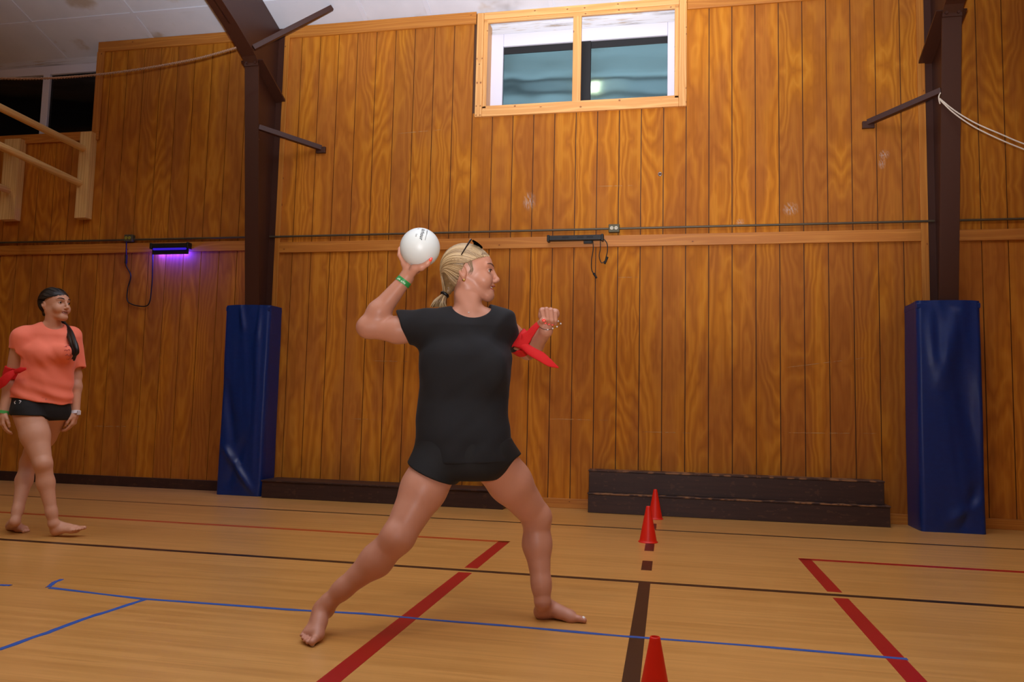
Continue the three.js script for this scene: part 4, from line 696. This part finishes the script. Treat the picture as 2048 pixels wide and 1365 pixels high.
  const hair = obj('hair', hw(nets(hairField(ho), V(-0.13, -0.13, -0.11), V(0.14, 0.16, 0.11), 0.003)), hairA[0], who);
  locks(ho, 900, 3, 0.0017).forEach((g, k) => obj('lock', hw(g), hairA[k], hair));
  const tailEnds = [[], [], []]; for (let i = 0; i < 70; i++) { const a = rr(-1, 1), b = rr(-1, 1); tailEnds[i % 3].push(ribbon([V(-0.08 + a * 0.007, -0.085, 0.01 + b * 0.007), V(-0.09 + a * 0.012, -0.1, 0.014 + b * 0.012), V(-0.103 + a * 0.022, -0.121, 0.014 + b * 0.018), V(-0.108 + a * 0.034, -0.142 + rr(-0.006, 0.006), 0.006 + b * 0.02)], [0.003, 0.0045, 0.0045, 0.001], 0.002, V(0, 0, 1), 10, 6)); }
  tailEnds.forEach((g, k) => obj('ponytail', hw(mergeGeometries(g)), hairA[k], hair));
  obj('hair_tie', hw(new THREE.TorusGeometry(0.0145, 0.0068, 10, 24).rotateX(1.35).rotateZ(-0.5).translate(-0.083, -0.09, 0.011)), black, who);
  { const w = []; for (let k = 0; k < 14; k++) { const a = rr(-1, 1), b = rr(0, 1); w.push(ribbon([V(0.022 + a * 0.014, 0.05, 0.0795), V(0.03 + a * 0.008, 0.03, 0.0775), V(0.036 + a * 0.006, 0.014 - b * 0.004, 0.0745), V(0.026 + a * 0.008, 0.0 - b * 0.016, 0.074)], [0.0008, 0.001, 0.0008, 0.0002], 0.0007, V(0, 0, 1), 10, 5)); } obj('face_lock', hw(mergeGeometries(w)), hairA[0], hair); }
  for (const s of [1, -1]) {
    const eye = obj('eye', hw(sph(V(0.0995, 0.0135, s * 0.0325), 0.0122, 24)), eyeWhite, who);
    obj('iris', hw(disc(V(0.1105, 0.0132, s * 0.0365), V(0.94, 0.0, s * 0.3), 0.0058, 0.0058, V(0, 1, 0), 0.0024)), irisMat, eye);
    obj('lashes', hw(ribbon([V(0.1045, 0.0145, s * 0.047), V(0.1130, 0.0195, s * 0.041), V(0.1165, 0.0195, s * 0.033), V(0.1160, 0.016, s * 0.024)], [0.0008, 0.0018, 0.0018, 0.0008], 0.0016, V(0.8, 0.2, s * 0.4), 16, 6)), lashMat, eye);
    obj('eyebrow', hw(ribbon([V(0.0980, 0.041, s * 0.054), V(0.1100, 0.044, s * 0.044), V(0.1195, 0.041, s * 0.03), V(0.1230, 0.0365, s * 0.016)], [0.001, 0.0028, 0.0038, 0.0026], 0.0022, V(0.8, 0.1, s * 0.5), 18, 6)), browA, who);
    const er = obj('earring', hw(sph(V(0.004, -0.036, s * 0.08), 0.0062)), gold, who);
  }
  obj('teeth', hw(new THREE.SphereGeometry(1, 20, 12).scale(0.012, 0.0052, 0.021).translate(0.109, -0.0545, 0)), std({ color: 0xf4efe8, roughness: 0.25 }), who);
  obj('lips', hw(mergeGeometries([ribbon([V(0.1095, -0.0515, 0.0265), V(0.1235, -0.047, 0.013), V(0.1300, -0.046, 0.0), V(0.1235, -0.047, -0.013), V(0.1095, -0.0515, -0.0265)], [0.0012, 0.003, 0.0034, 0.003, 0.0012], 0.003, V(1, 0.1, 0), 24, 8), ribbon([V(0.1075, -0.0545, 0.026), V(0.1205, -0.0635, 0.013), V(0.1260, -0.066, 0.0), V(0.1205, -0.0635, -0.013), V(0.1075, -0.0545, -0.026)], [0.0012, 0.0032, 0.004, 0.0032, 0.0012], 0.0034, V(1, 0.1, 0), 24, 8)])), lipMat, who);
  {
    const g = new THREE.Group(); g.name = 'sunglasses'; who.add(g); g.userData.label = 'brown sunglasses pushed up on the hair';
    const fm = phy({ color: 0x1a0f0a, roughness: 0.2, clearcoat: 0.8 }), lens = phy({ color: 0x2a1a10, roughness: 0.05, clearcoat: 1 });
    for (const s of [1, -1]) {
      obj('temple', hw(ribbon([V(-0.01, 0.07, s * 0.086), V(0.008, 0.104, s * 0.08), V(0.028, 0.142, s * 0.07)], [0.0026, 0.003, 0.0045], 0.0018, V(0, 0, 1), 16, 8)), fm, g);
      const ring = new THREE.TorusGeometry(0.026, 0.003, 8, 28).scale(1.12, 0.95, 1), pl = new THREE.SphereGeometry(1, 20, 10).scale(0.028, 0.0235, 0.0015);
      const M = new THREE.Matrix4().makeBasis(V(0, 0, 1), V(0.82, -0.56, 0).normalize(), V(0.56, 0.82, 0).normalize().negate()).setPosition(V(0.052, 0.128, s * 0.034));
      obj('lens_rim', hw(ring.applyMatrix4(M)), fm, g); obj('lens', hw(pl.applyMatrix4(M)), lens, g);
    }
    obj('bridge', hw(ribbon([V(0.048, 0.134, 0.01), V(0.046, 0.138, 0), V(0.048, 0.134, -0.01)], [0.002, 0.002, 0.002], 0.002, V(1, 0, 0), 8, 6)), fm, g);
  }
  obj('necklace_bead', sph(V(-0.8145, 1.2898, 4.005), 0.003), eyeWhite, who);
  // nails
  for (const q of fg.slice(0, 3)) { const a = q[3].clone().add(V(0.001, 0.001, 0.0075)); obj('fingernail', disc(a, V(0.1, 0.25, 1), 0.0062, 0.0085, V(0, 1, 0), 0.0022), nailCoral, who); }
  obj('thumbnail', disc(V(-0.5136, 1.2679, 3.9155), V(0.1, 0.1, 1), 0.0085, 0.007, V(0.2, 1, 0), 0.0025), nailCoral, who);
  { const tp = on(0.66, -0.63, 0.45, 0.012); obj('thumbnail', disc(tp, V(0.35, -0.3, 0.9), 0.0062, 0.0105, V(0.55, 0.8, 0), 0.0028), nailCoral, who); }
  { const q = fL.at; obj('toenail', disc(q(0.218, 0.026, 0.0235), V(0.55, 0.75, 0.35), 0.0085, 0.0075, V(0, 0, 1), 0.0022), nailWhite, who); [[0.0053, 0.2135], [-0.009, 0.204]].forEach(([b, a]) => obj('toenail', disc(q(a, b, 0.0165), V(0.55, 0.8, 0.1), 0.005, 0.005, V(0, 0, 1), 0.0016), nailWhite, who)); }
  { const q = fR.at, n = fR.up.clone().addScaledVector(fR.d, 0.5); obj('toenail', disc(q(0.219, 0.0255, 0.0235), n, 0.0085, 0.0075, V(1, 0, 0), 0.0022), nailWhite, who); }
  // green wristband on the right wrist
  {
    const c = elR.clone().lerp(wrR, 0.93), d = wrR.clone().sub(elR).normalize(), g = new THREE.CylinderGeometry(0.0325, 0.034, 0.021, 40, 1, true).applyQuaternion(new THREE.Quaternion().setFromUnitVectors(V(0, 1, 0), d)).translate(c.x, c.y, c.z);
    const band = obj('wristband', g, phy({ color: 0x2f9a4c, roughness: 0.45, side: THREE.DoubleSide }), who);
    const mk = std({ color: 0xbfe6c2, roughness: 0.6 }), cv = new THREE.Vector3().crossVectors(d, V(0, 0, 1)).normalize();
    [-0.5, -0.25, 0.15, 0.4, 0.62].forEach((a, i) => { const n = V(0, 0, 1).multiplyScalar(Math.cos(a)).addScaledVector(cv, Math.sin(a)), p = c.clone().addScaledVector(n, 0.0338).addScaledVector(d, i % 2 ? 0.001 : -0.001); obj('print_mark', disc(p, n, i === 1 ? 0.005 : 0.0038, 0.0042, d, 0.0008), mk, band); });
  }
  // bead bracelet slipping off the left wrist
  const beads = [V(-0.4988, 1.2299, 3.897), V(-0.4781, 1.2354, 3.895), V(-0.4609, 1.2434, 3.89), V(-0.4464, 1.2569, 3.882), V(-0.4589, 1.2688, 3.87)];
  const br = obj('bracelet', tube([V(-0.5383, 1.2437, 3.885), V(-0.5197, 1.2334, 3.893), ...beads], 0.0012, 40, 6), conduitMat, who); for (const b of beads) obj('bead', sph(b, 0.0036), eyeWhite, br);
  // red bandana tied round the left upper arm
  {
    const c0 = shL.clone().lerp(elL, 0.62), c1 = shL.clone().lerp(elL, 0.86);
    const bandF = both(0.004, cap(shL, elL, 0.068, 0.053), half(c1, dirL), half(c0, dirL.clone().negate()));
    const bn = obj('bandana', uvm(nets(bandF, V(-0.75, 1.0, 3.6), V(-0.3, 1.45, 4.0), 0.004), 20, 20), redCloth, who);
    obj('knot', uvm(nets(lumpy(V(-0.6124, 1.1776, 3.86), 0.026, 0.022, 0.022, 0.003), V(-0.75, 1.0, 3.7), V(-0.4, 1.45, 4.0), 0.003), 20, 20), redCloth, bn);
    obj('tail', uvm(ribbon([V(-0.6324, 1.1989, 3.86), V(-0.6077, 1.1891, 3.875), V(-0.5813, 1.2101, 3.88), V(-0.5595, 1.2352, 3.885), V(-0.5407, 1.2565, 3.885)], [0.05, 0.034, 0.019, 0.015, 0.012], [0.009, 0.004], V(0.1, 0.2, 1)), 20, 20), redCloth, bn);
    obj('tail', uvm(ribbon([V(-0.6317, 1.1689, 3.86), V(-0.6018, 1.1611, 3.88), V(-0.5634, 1.1366, 3.9), V(-0.5231, 1.1153, 3.91), V(-0.4846, 1.0886, 3.91), V(-0.4501, 1.0708, 3.9)], [0.014, 0.018, 0.021, 0.022, 0.016, 0.003], [0.01, 0.003], V(0.1, 0.3, 1)), 20, 20), redCloth, bn);
  }
}
// the ball
{
  const c = V(-1.037, 1.5672, 4), t = thing('ball', 'white rubber playground ball with black lettering held up in a hand', 'ball', c);
  obj('sphere', new THREE.SphereGeometry(0.0845, 64, 48), phy({ color: 0xd3d8d4, roughness: 0.42, bumpMap: clothBump, bumpScale: 0.0002 }), t);
  const cv = document.createElement('canvas'); cv.width = 512; cv.height = 320; const x = cv.getContext('2d'); x.clearRect(0, 0, 512, 320); x.fillStyle = '#0c0c10';
  x.font = 'italic bold 92px sans-serif'; x.fillText('Airhour', 60, 170); x.font = '44px sans-serif'; x.fillText('5.0', 40, 262); x.fillText('Tire', 270, 262); x.font = 'italic 40px sans-serif'; x.fillText('Freehorn', 70, 66); x.fillRect(240, 52, 150, 7);
  const ct = new THREE.CanvasTexture(cv); ct.colorSpace = THREE.SRGBColorSpace;
  const g = new THREE.PlaneGeometry(0.112, 0.07, 32, 20), p = g.attributes.position, n = V(0.3, 0.54, 0.8).normalize(), ux = V(0.02, -0.86, 0.5).normalize(), uy = new THREE.Vector3().crossVectors(n, ux).normalize(); ux.crossVectors(uy, n);
  for (let i = 0; i < p.count; i++) { const q = n.clone().multiplyScalar(0.0845).addScaledVector(ux, p.getX(i)).addScaledVector(uy, p.getY(i)).normalize().multiplyScalar(0.0849); p.setXYZ(i, q.x, q.y, q.z); } g.computeVertexNormals();
  obj('lettering', g, std({ map: ct, transparent: true, roughness: 0.5, alphaTest: 0.05 }), t);
}

// ================================================================ girl in the coral shirt
{
  const who = thing('person', 'girl in coral t-shirt and black shorts walking at the left edge', 'person');
  const hipR = V(-4.1272, 0.7917, 2.7), hipL = V(-4.0514, 0.7865, 2.58), kneR = V(-3.9555, 0.4681, 2.74), kneL = V(-4.2665, 0.4521, 2.52), ankR = V(-3.8816, 0.085, 2.6986), ankL = V(-4.1611, 0.085, 2.7106);
  const shR = V(-4.1947, 1.2836, 2.74), elR = V(-4.2539, 1.0392, 2.72), wrR = V(-4.2456, 0.7891, 2.78), shL = V(-4.0213, 1.3203, 2.5), elL = V(-4.0059, 1.0476, 2.46), wrL = V(-3.947, 0.7955, 2.5);
  const neck0 = V(-4.0721, 1.3628, 2.62), neck1 = V(-4.048, 1.4756, 2.64), wx = V(0.85, 0, -0.527);
  const keys = [[V(-4.1011, 0.7192, 2.63), 0.14, 0.11], [V(-4.1091, 0.8119, 2.63), 0.178, 0.125], [V(-4.1023, 0.9119, 2.63), 0.172, 0.122], [V(-4.0841, 1.0625, 2.63), 0.158, 0.108], [V(-4.0723, 1.1967, 2.63), 0.166, 0.108], [V(-4.0753, 1.3087, 2.62), 0.15, 0.085], [V(-4.0738, 1.3832, 2.62), 0.085, 0.05]];
  const trunk = blend(0.05, column(keys, wx), ell(V(-4.0398, 1.1809, 2.715), 0.06, 0.055, 0.045), ell(V(-3.9326, 1.1921, 2.665), 0.06, 0.055, 0.045));
  const fR = footField(ankR, V(-3.9121, 0.006, 2.6698), V(-3.7335, 0.035, 2.6503).sub(V(-3.9121, 0.006, 2.6698)), V(0.1, 0, -1), 0.225, 0.004), fL = footField(ankL, V(-4.3572, 0, 2.5527), V(0.96, 0, 0.28), V(-0.28, 0, 0.96), 0.225);
  const leg = (h, k, a) => { const c = k.clone().lerp(a, 0.32).add(V(-0.014, 0, -0.01)); return blend(0.026, cap(h, h.clone().lerp(k, 0.45), 0.096, 0.084), cap(h.clone().lerp(k, 0.45), k, 0.084, 0.053), cap(k, c, 0.05, 0.05), cap(c, k.clone().lerp(a, 0.82), 0.05, 0.031), cap(k.clone().lerp(a, 0.8), a, 0.031, 0.029), ell(k.clone().add(V(0.016, 0, 0.02)), 0.034, 0.038, 0.032)); };
  const arms = blend(0.022, cap(shR, elR, 0.052, 0.042), cap(elR, elR.clone().lerp(wrR, 0.3), 0.042, 0.042), cap(elR.clone().lerp(wrR, 0.3), wrR, 0.042, 0.027), cap(shL, elL, 0.051, 0.041), cap(elL, elL.clone().lerp(wrL, 0.3), 0.041, 0.041), cap(elL.clone().lerp(wrL, 0.3), wrL, 0.041, 0.026));
  const HM = frame(V(-4.0769, 1.5121, 2.62), V(0.99, 0.02, 0.12), V(0.0, 1, 0), 0.93), head = bound(local(headField({ smile: 0.9 }), HM, 0.93), V(-4.0546, 1.5257, 2.62), 0.165);
  const neck = blend(0.02, cap(neck0, neck1, 0.05, 0.046), cap(shR, neck0.clone().add(V(0, 0.015, 0)), 0.045, 0.04), cap(shL, neck0.clone().add(V(0, 0.015, 0)), 0.045, 0.04));
  const hR = handField(wrR, V(0.05, -1, 0.1), V(0.5, 0, -0.8), V(0.8, 0, 0.5), 0.55, 0.95), hL = handField(wrL, V(-0.08, -1, 0.05), V(-0.8, 0, 0.3), V(0.2, 0, 1), 0.6, 0.95);
  const body = blend(0.012, blend(0.025, bound(grow(trunk, -0.014), keys[3][0], 0.48), bound(arms, keys[4][0], 0.6), bound(blend(0.02, leg(hipR, kneR, ankR), leg(hipL, kneL, ankL)), kneR, 0.6), bound(neck, neck0, 0.3)), head, bound(fR.f, ankR, 0.26), bound(fL.f, ankL, 0.26), bound(hR, wrR, 0.2), bound(hL, wrL, 0.2));
  obj('body', nets(body, V(-4.75, -0.02, 2.2), V(-3.6, 1.65, 3.1), 0.0045), skinB, who);
  const endR = half(V(-4.2084, 1.1775, 2.74), V(-0.12, -1, 0)), endL = half(V(-3.977, 1.0986, 2.48), V(0.15, -1, 0));
  const outer = blend(0.04, bound(grow(trunk, 0.008), keys[3][0], 0.48), both(0.007, cap(shR.clone().add(V(0.005, 0, 0)), elR.clone().add(V(0.015, 0, 0)), 0.064, 0.074), endR), both(0.007, cap(shL.clone().add(V(0.004, 0, 0)), elL.clone().add(V(0.01, 0, 0)), 0.064, 0.07), endL), cap(shR, neck0, 0.056, 0.046), cap(shL, neck0, 0.056, 0.046));
  const tunnel = (a, b, ra, rb, end) => { const c = cap(a, b, ra, rb); return (x, y, z) => Math.max(c(x, y, z), -(end(x, y, z) + 0.03)); };
  const inR = tunnel(shR, elR.clone().add(V(0.012, 0, 0)), 0.062, 0.064, endR), inL = tunnel(shL, elL, 0.06, 0.06, endL);
  const hem0 = V(-4.0973, 0.8883, 2.65).y, cr = V(-4.0856, 0.753, 2.65).y, hemY = (x, z) => hem0 - 0.14 * (x + 4.2) + 0.01 * noise(x * 14, z * 14);
  const hole = blend(0.02, ell(V(-4.0055, 1.3968, 2.68), 0.068, 0.05, 0.1, [V(0.9, 0, -0.43), V(0, 1, 0), V(0.43, 0, 0.9)]), cap(neck0.clone().add(V(0, 0.02, 0)), neck1, 0.058, 0.056));
  const wrk = (x, y, z) => 0.006 * noise(x * 10 + y * 5, y * 3 + z * 8) + 0.004 * noise(x * 22 + y * 9, y * 14 - z * 10) + 0.006 * Math.max(0, 1 - Math.abs(y - 0.9) * 8) * Math.sin(y * 70 + x * 34);
  const shirt = (x, y, z) => { let d = outer(x, y, z); if (d > 0.04 || d < -0.06) return d; d += wrk(x, y, z); const hy = hemY(x, z); d = smx(d, hy - y, 0.008); d = smx(d, -hole(x, y, z), 0.007); d = smx(d, -inR(x, y, z), 0.006); d = smx(d, -inL(x, y, z), 0.006); return y < hy + 0.05 ? smx(d, -Math.max(trunk(x, y, z) + 0.004, y - hy - 0.03), 0.006) : d; };
  const tee = obj('t_shirt', uvm(nets(shirt, V(-4.8, 0.7, 2.2), V(-3.6, 1.55, 3.05), 0.0045), 30, 30), coral, who);
  const waist = (x, y, z) => y - hemY(x, z) - 0.04, pR = half(V(-4.1257, 0.7754, 2.7), V(0, -1, 0)), pL = half(V(-4.0064, 0.7412, 2.6), V(0.1, -1, 0));
  const short = blend(0.015, both(0.005, cap(hipR, kneR, 0.108, 0.075), pR, waist), both(0.005, cap(hipL, kneL, 0.11, 0.075), pL, waist), both(0.005, grow(trunk, -0.002), waist, (x, y, z) => cr - y));
  const sh = obj('shorts', uvm(nets(short, V(-4.8, 0.55, 2.3), V(-3.6, 1.1, 3.0), 0.0045), 30, 30), shortsBlack, who);
  const hw = (g) => g.applyMatrix4(HM);
  { // small white mark on the hip and a faded print on the chest
    const mk = std({ color: 0xe4e4e8, roughness: 0.5 });
    for (const [q, w] of [[V(-3.9514, 0.8553, 3), 1], [V(-3.9156, 0.8591, 3), -1]]) { const [c, n] = onto(short, q, camera.position, 0.0012), sd = new THREE.Vector3().crossVectors(V(0, 1, 0), n).normalize(), at = (a, b) => c.clone().addScaledVector(sd, a * w).addScaledVector(V(0, 1, 0), b); obj('print_mark', ribbon([at(0.007, 0.013), at(-0.006, 0.009), at(-0.001, 0), at(0.006, -0.007), at(-0.007, -0.013)], [0.0025, 0.003, 0.0035, 0.003, 0.0025], 0.0012, n, 16, 6), mk, sh); }
    const pm = std({ color: 0xd4645e, roughness: 0.8 }); let k = 0;
    for (const q of [V(-3.5324, 1.2, 3.1), V(-3.5156, 1.2061, 3.1), V(-3.5304, 1.176, 3.1), V(-3.51, 1.1792, 3.1), V(-3.5215, 1.1522, 3.1), V(-3.5007, 1.1494, 3.1), V(-3.5124, 1.1254, 3.1), V(-3.4953, 1.1256, 3.1)]) { const [c, n] = onto(shirt, q, camera.position, 0.001), a = k++ * 1.3; const sd = new THREE.Vector3().crossVectors(V(0, 1, 0), n).normalize(), at = (u, v) => c.clone().addScaledVector(sd, u).addScaledVector(V(0, 1, 0), v); obj('print_mark', ribbon([at(-0.008, 0.004 * Math.sin(a)), at(-0.002, -0.005 * Math.cos(a)), at(0.004, 0.006), at(0.009, -0.003)], [0.0015, 0.0025, 0.0025, 0.0015], 0.001, n, 12, 5), pm, tee); }
  }
  const ho = { front: [0.122, 0.078], ear: [0.008, 0.036], nape: [-0.045, -0.075], tie: V(-0.085, -0.07, -0.01), near: 0.6 };
  const hair = obj('hair', hw(nets(hairField(ho), V(-0.13, -0.13, -0.11), V(0.14, 0.16, 0.11), 0.004)), hairB[0], who);
  locks(ho, 300, 2, 0.0026).forEach((g, k) => obj('lock', hw(g), hairB[k], hair));
  // plait brought forward over the left shoulder
  obj('plait', mergeGeometries([[0, 0], [0.012, 0.006], [-0.012, 0.004], [0.004, -0.01]].map(([a, b], i) => ribbon([V(-4.1881, 1.4805, 2.52).add(V(a, b, 0)), V(-4.0847, 1.3998, 2.53).add(V(a, b, 0)), V(-3.9543, 1.3247, 2.6).add(V(a, b, 0)), V(-3.8748, 1.2477, 2.64).add(V(a, 0, b)), V(-3.8549, 1.1975, 2.645).add(V(a, 0, b)), V(-3.8661, 1.1413, 2.64).add(V(-a * 0.6, i * 0.01, b))], [0.016, 0.02, 0.02, 0.018, 0.014, 0.003], 0.012, V(0.2, 0, 1), 30, 8))), hairB[0], who);
  for (const s of [1, -1]) {
    const eye = obj('eye', hw(sph(V(0.0995, 0.0135, s * 0.0325), 0.0122, 16)), eyeWhite, who);
    obj('iris', hw(disc(V(0.1108, 0.0132, s * 0.0345), V(0.98, 0.0, s * 0.1), 0.0058, 0.0058, V(0, 1, 0), 0.0024)), irisMat, eye);
    obj('lashes', hw(ribbon([V(0.1045, 0.0145, s * 0.047), V(0.1130, 0.0195, s * 0.041), V(0.1165, 0.0195, s * 0.033), V(0.1160, 0.016, s * 0.024)], [0.0008, 0.0018, 0.0018, 0.0008], 0.0016, V(0.8, 0.2, s * 0.4), 12, 6)), lashMat, eye);
    obj('eyebrow', hw(ribbon([V(0.0980, 0.041, s * 0.054), V(0.1100, 0.0465, s * 0.044), V(0.1195, 0.0455, s * 0.03), V(0.1230, 0.0425, s * 0.016)], [0.001, 0.0028, 0.0036, 0.0026], 0.0022, V(0.8, 0.1, s * 0.5), 12, 6)), lashMat, who);
  }
  obj('teeth', hw(new THREE.SphereGeometry(1, 20, 12).scale(0.012, 0.0048, 0.02).translate(0.111, -0.0545, 0)), std({ color: 0xf4efe8, roughness: 0.25 }), who);
  obj('lips', hw(mergeGeometries([ribbon([V(0.1095, -0.0455, 0.0265), V(0.1235, -0.0475, 0.013), V(0.1300, -0.047, 0.0), V(0.1235, -0.0475, -0.013), V(0.1095, -0.0455, -0.0265)], [0.0012, 0.003, 0.0034, 0.003, 0.0012], 0.003, V(1, 0.1, 0), 20, 6), ribbon([V(0.1075, -0.048, 0.026), V(0.1205, -0.0625, 0.013), V(0.1260, -0.065, 0.0), V(0.1205, -0.0625, -0.013), V(0.1075, -0.048, -0.026)], [0.0012, 0.0032, 0.004, 0.0032, 0.0012], 0.0034, V(1, 0.1, 0), 20, 6)])), lipMat, who);
  // watch, wristband, bandana
  const ring = (c, d, r, h, name, m) => obj(name, new THREE.CylinderGeometry(r, r, h, 32, 1, true).applyQuaternion(new THREE.Quaternion().setFromUnitVectors(V(0, 1, 0), d.clone().normalize())).translate(c.x, c.y, c.z), m, who);
  const wt = ring(wrL, wrL.clone().sub(elL), 0.0315, 0.022, 'watch', phy({ color: 0xe6e2e6, roughness: 0.4, side: THREE.DoubleSide }));
  obj('watch_face', new RoundedBoxGeometry(0.012, 0.03, 0.028, 2, 0.004).translate(wrL.x + 0.032, wrL.y, wrL.z + 0.006), phy({ color: 0xd8d4da, roughness: 0.25 }), wt);
  ring(wrR, wrR.clone().sub(elR), 0.032, 0.02, 'wristband', phy({ color: 0x4fae52, roughness: 0.45, side: THREE.DoubleSide }));
  {
    const d = elR.clone().sub(shR).normalize(), c0 = shR.clone().lerp(elR, 0.8), c1 = shR.clone().lerp(elR, 1.08);
    const bn = obj('bandana', uvm(nets(both(0.004, blend(0.02, cap(shR, elR, 0.066, 0.054), cap(elR, wrR, 0.054, 0.05)), half(c1, d), half(c0, d.clone().negate())), V(-4.75, 0.9, 2.5), V(-4.2, 1.4, 3.0), 0.005), 20, 20), redCloth, who);
    obj('knot', uvm(nets(lumpy(V(-4.1724, 1.0568, 2.79), 0.03, 0.022, 0.024, 0.004), V(-4.7, 1.0, 2.6), V(-4.2, 1.35, 3.0), 0.004), 20, 20), redCloth, bn);
    obj('tail', uvm(ribbon([V(-4.1627, 1.0565, 2.8), V(-4.1865, 1.0293, 2.82), V(-4.2186, 0.9896, 2.83), V(-4.2771, 0.9371, 2.82)], [0.02, 0.03, 0.034, 0.012], [0.01, 0.004], V(0.2, 0.2, 1)), 20, 20), redCloth, bn);
    obj('tail', uvm(ribbon([V(-4.1627, 1.0565, 2.8), V(-4.1064, 1.066, 2.82), V(-4.062, 1.0762, 2.82)], [0.016, 0.02, 0.008], [0.01, 0.004], V(0.2, 0.2, 1)), 20, 20), redCloth, bn);
  }
}

// ---------------------------------------------------------------- final
scene.traverse((o) => { if (o.isMesh) { o.castShadow = true; o.receiveShadow = true; } });
const renderer = new THREE.WebGLRenderer({ antialias: true });
renderer.shadowMap.enabled = true;
renderer.toneMapping = THREE.LinearToneMapping;
renderer.toneMappingExposure = EXPOSURE;
renderer.render(scene, camera);
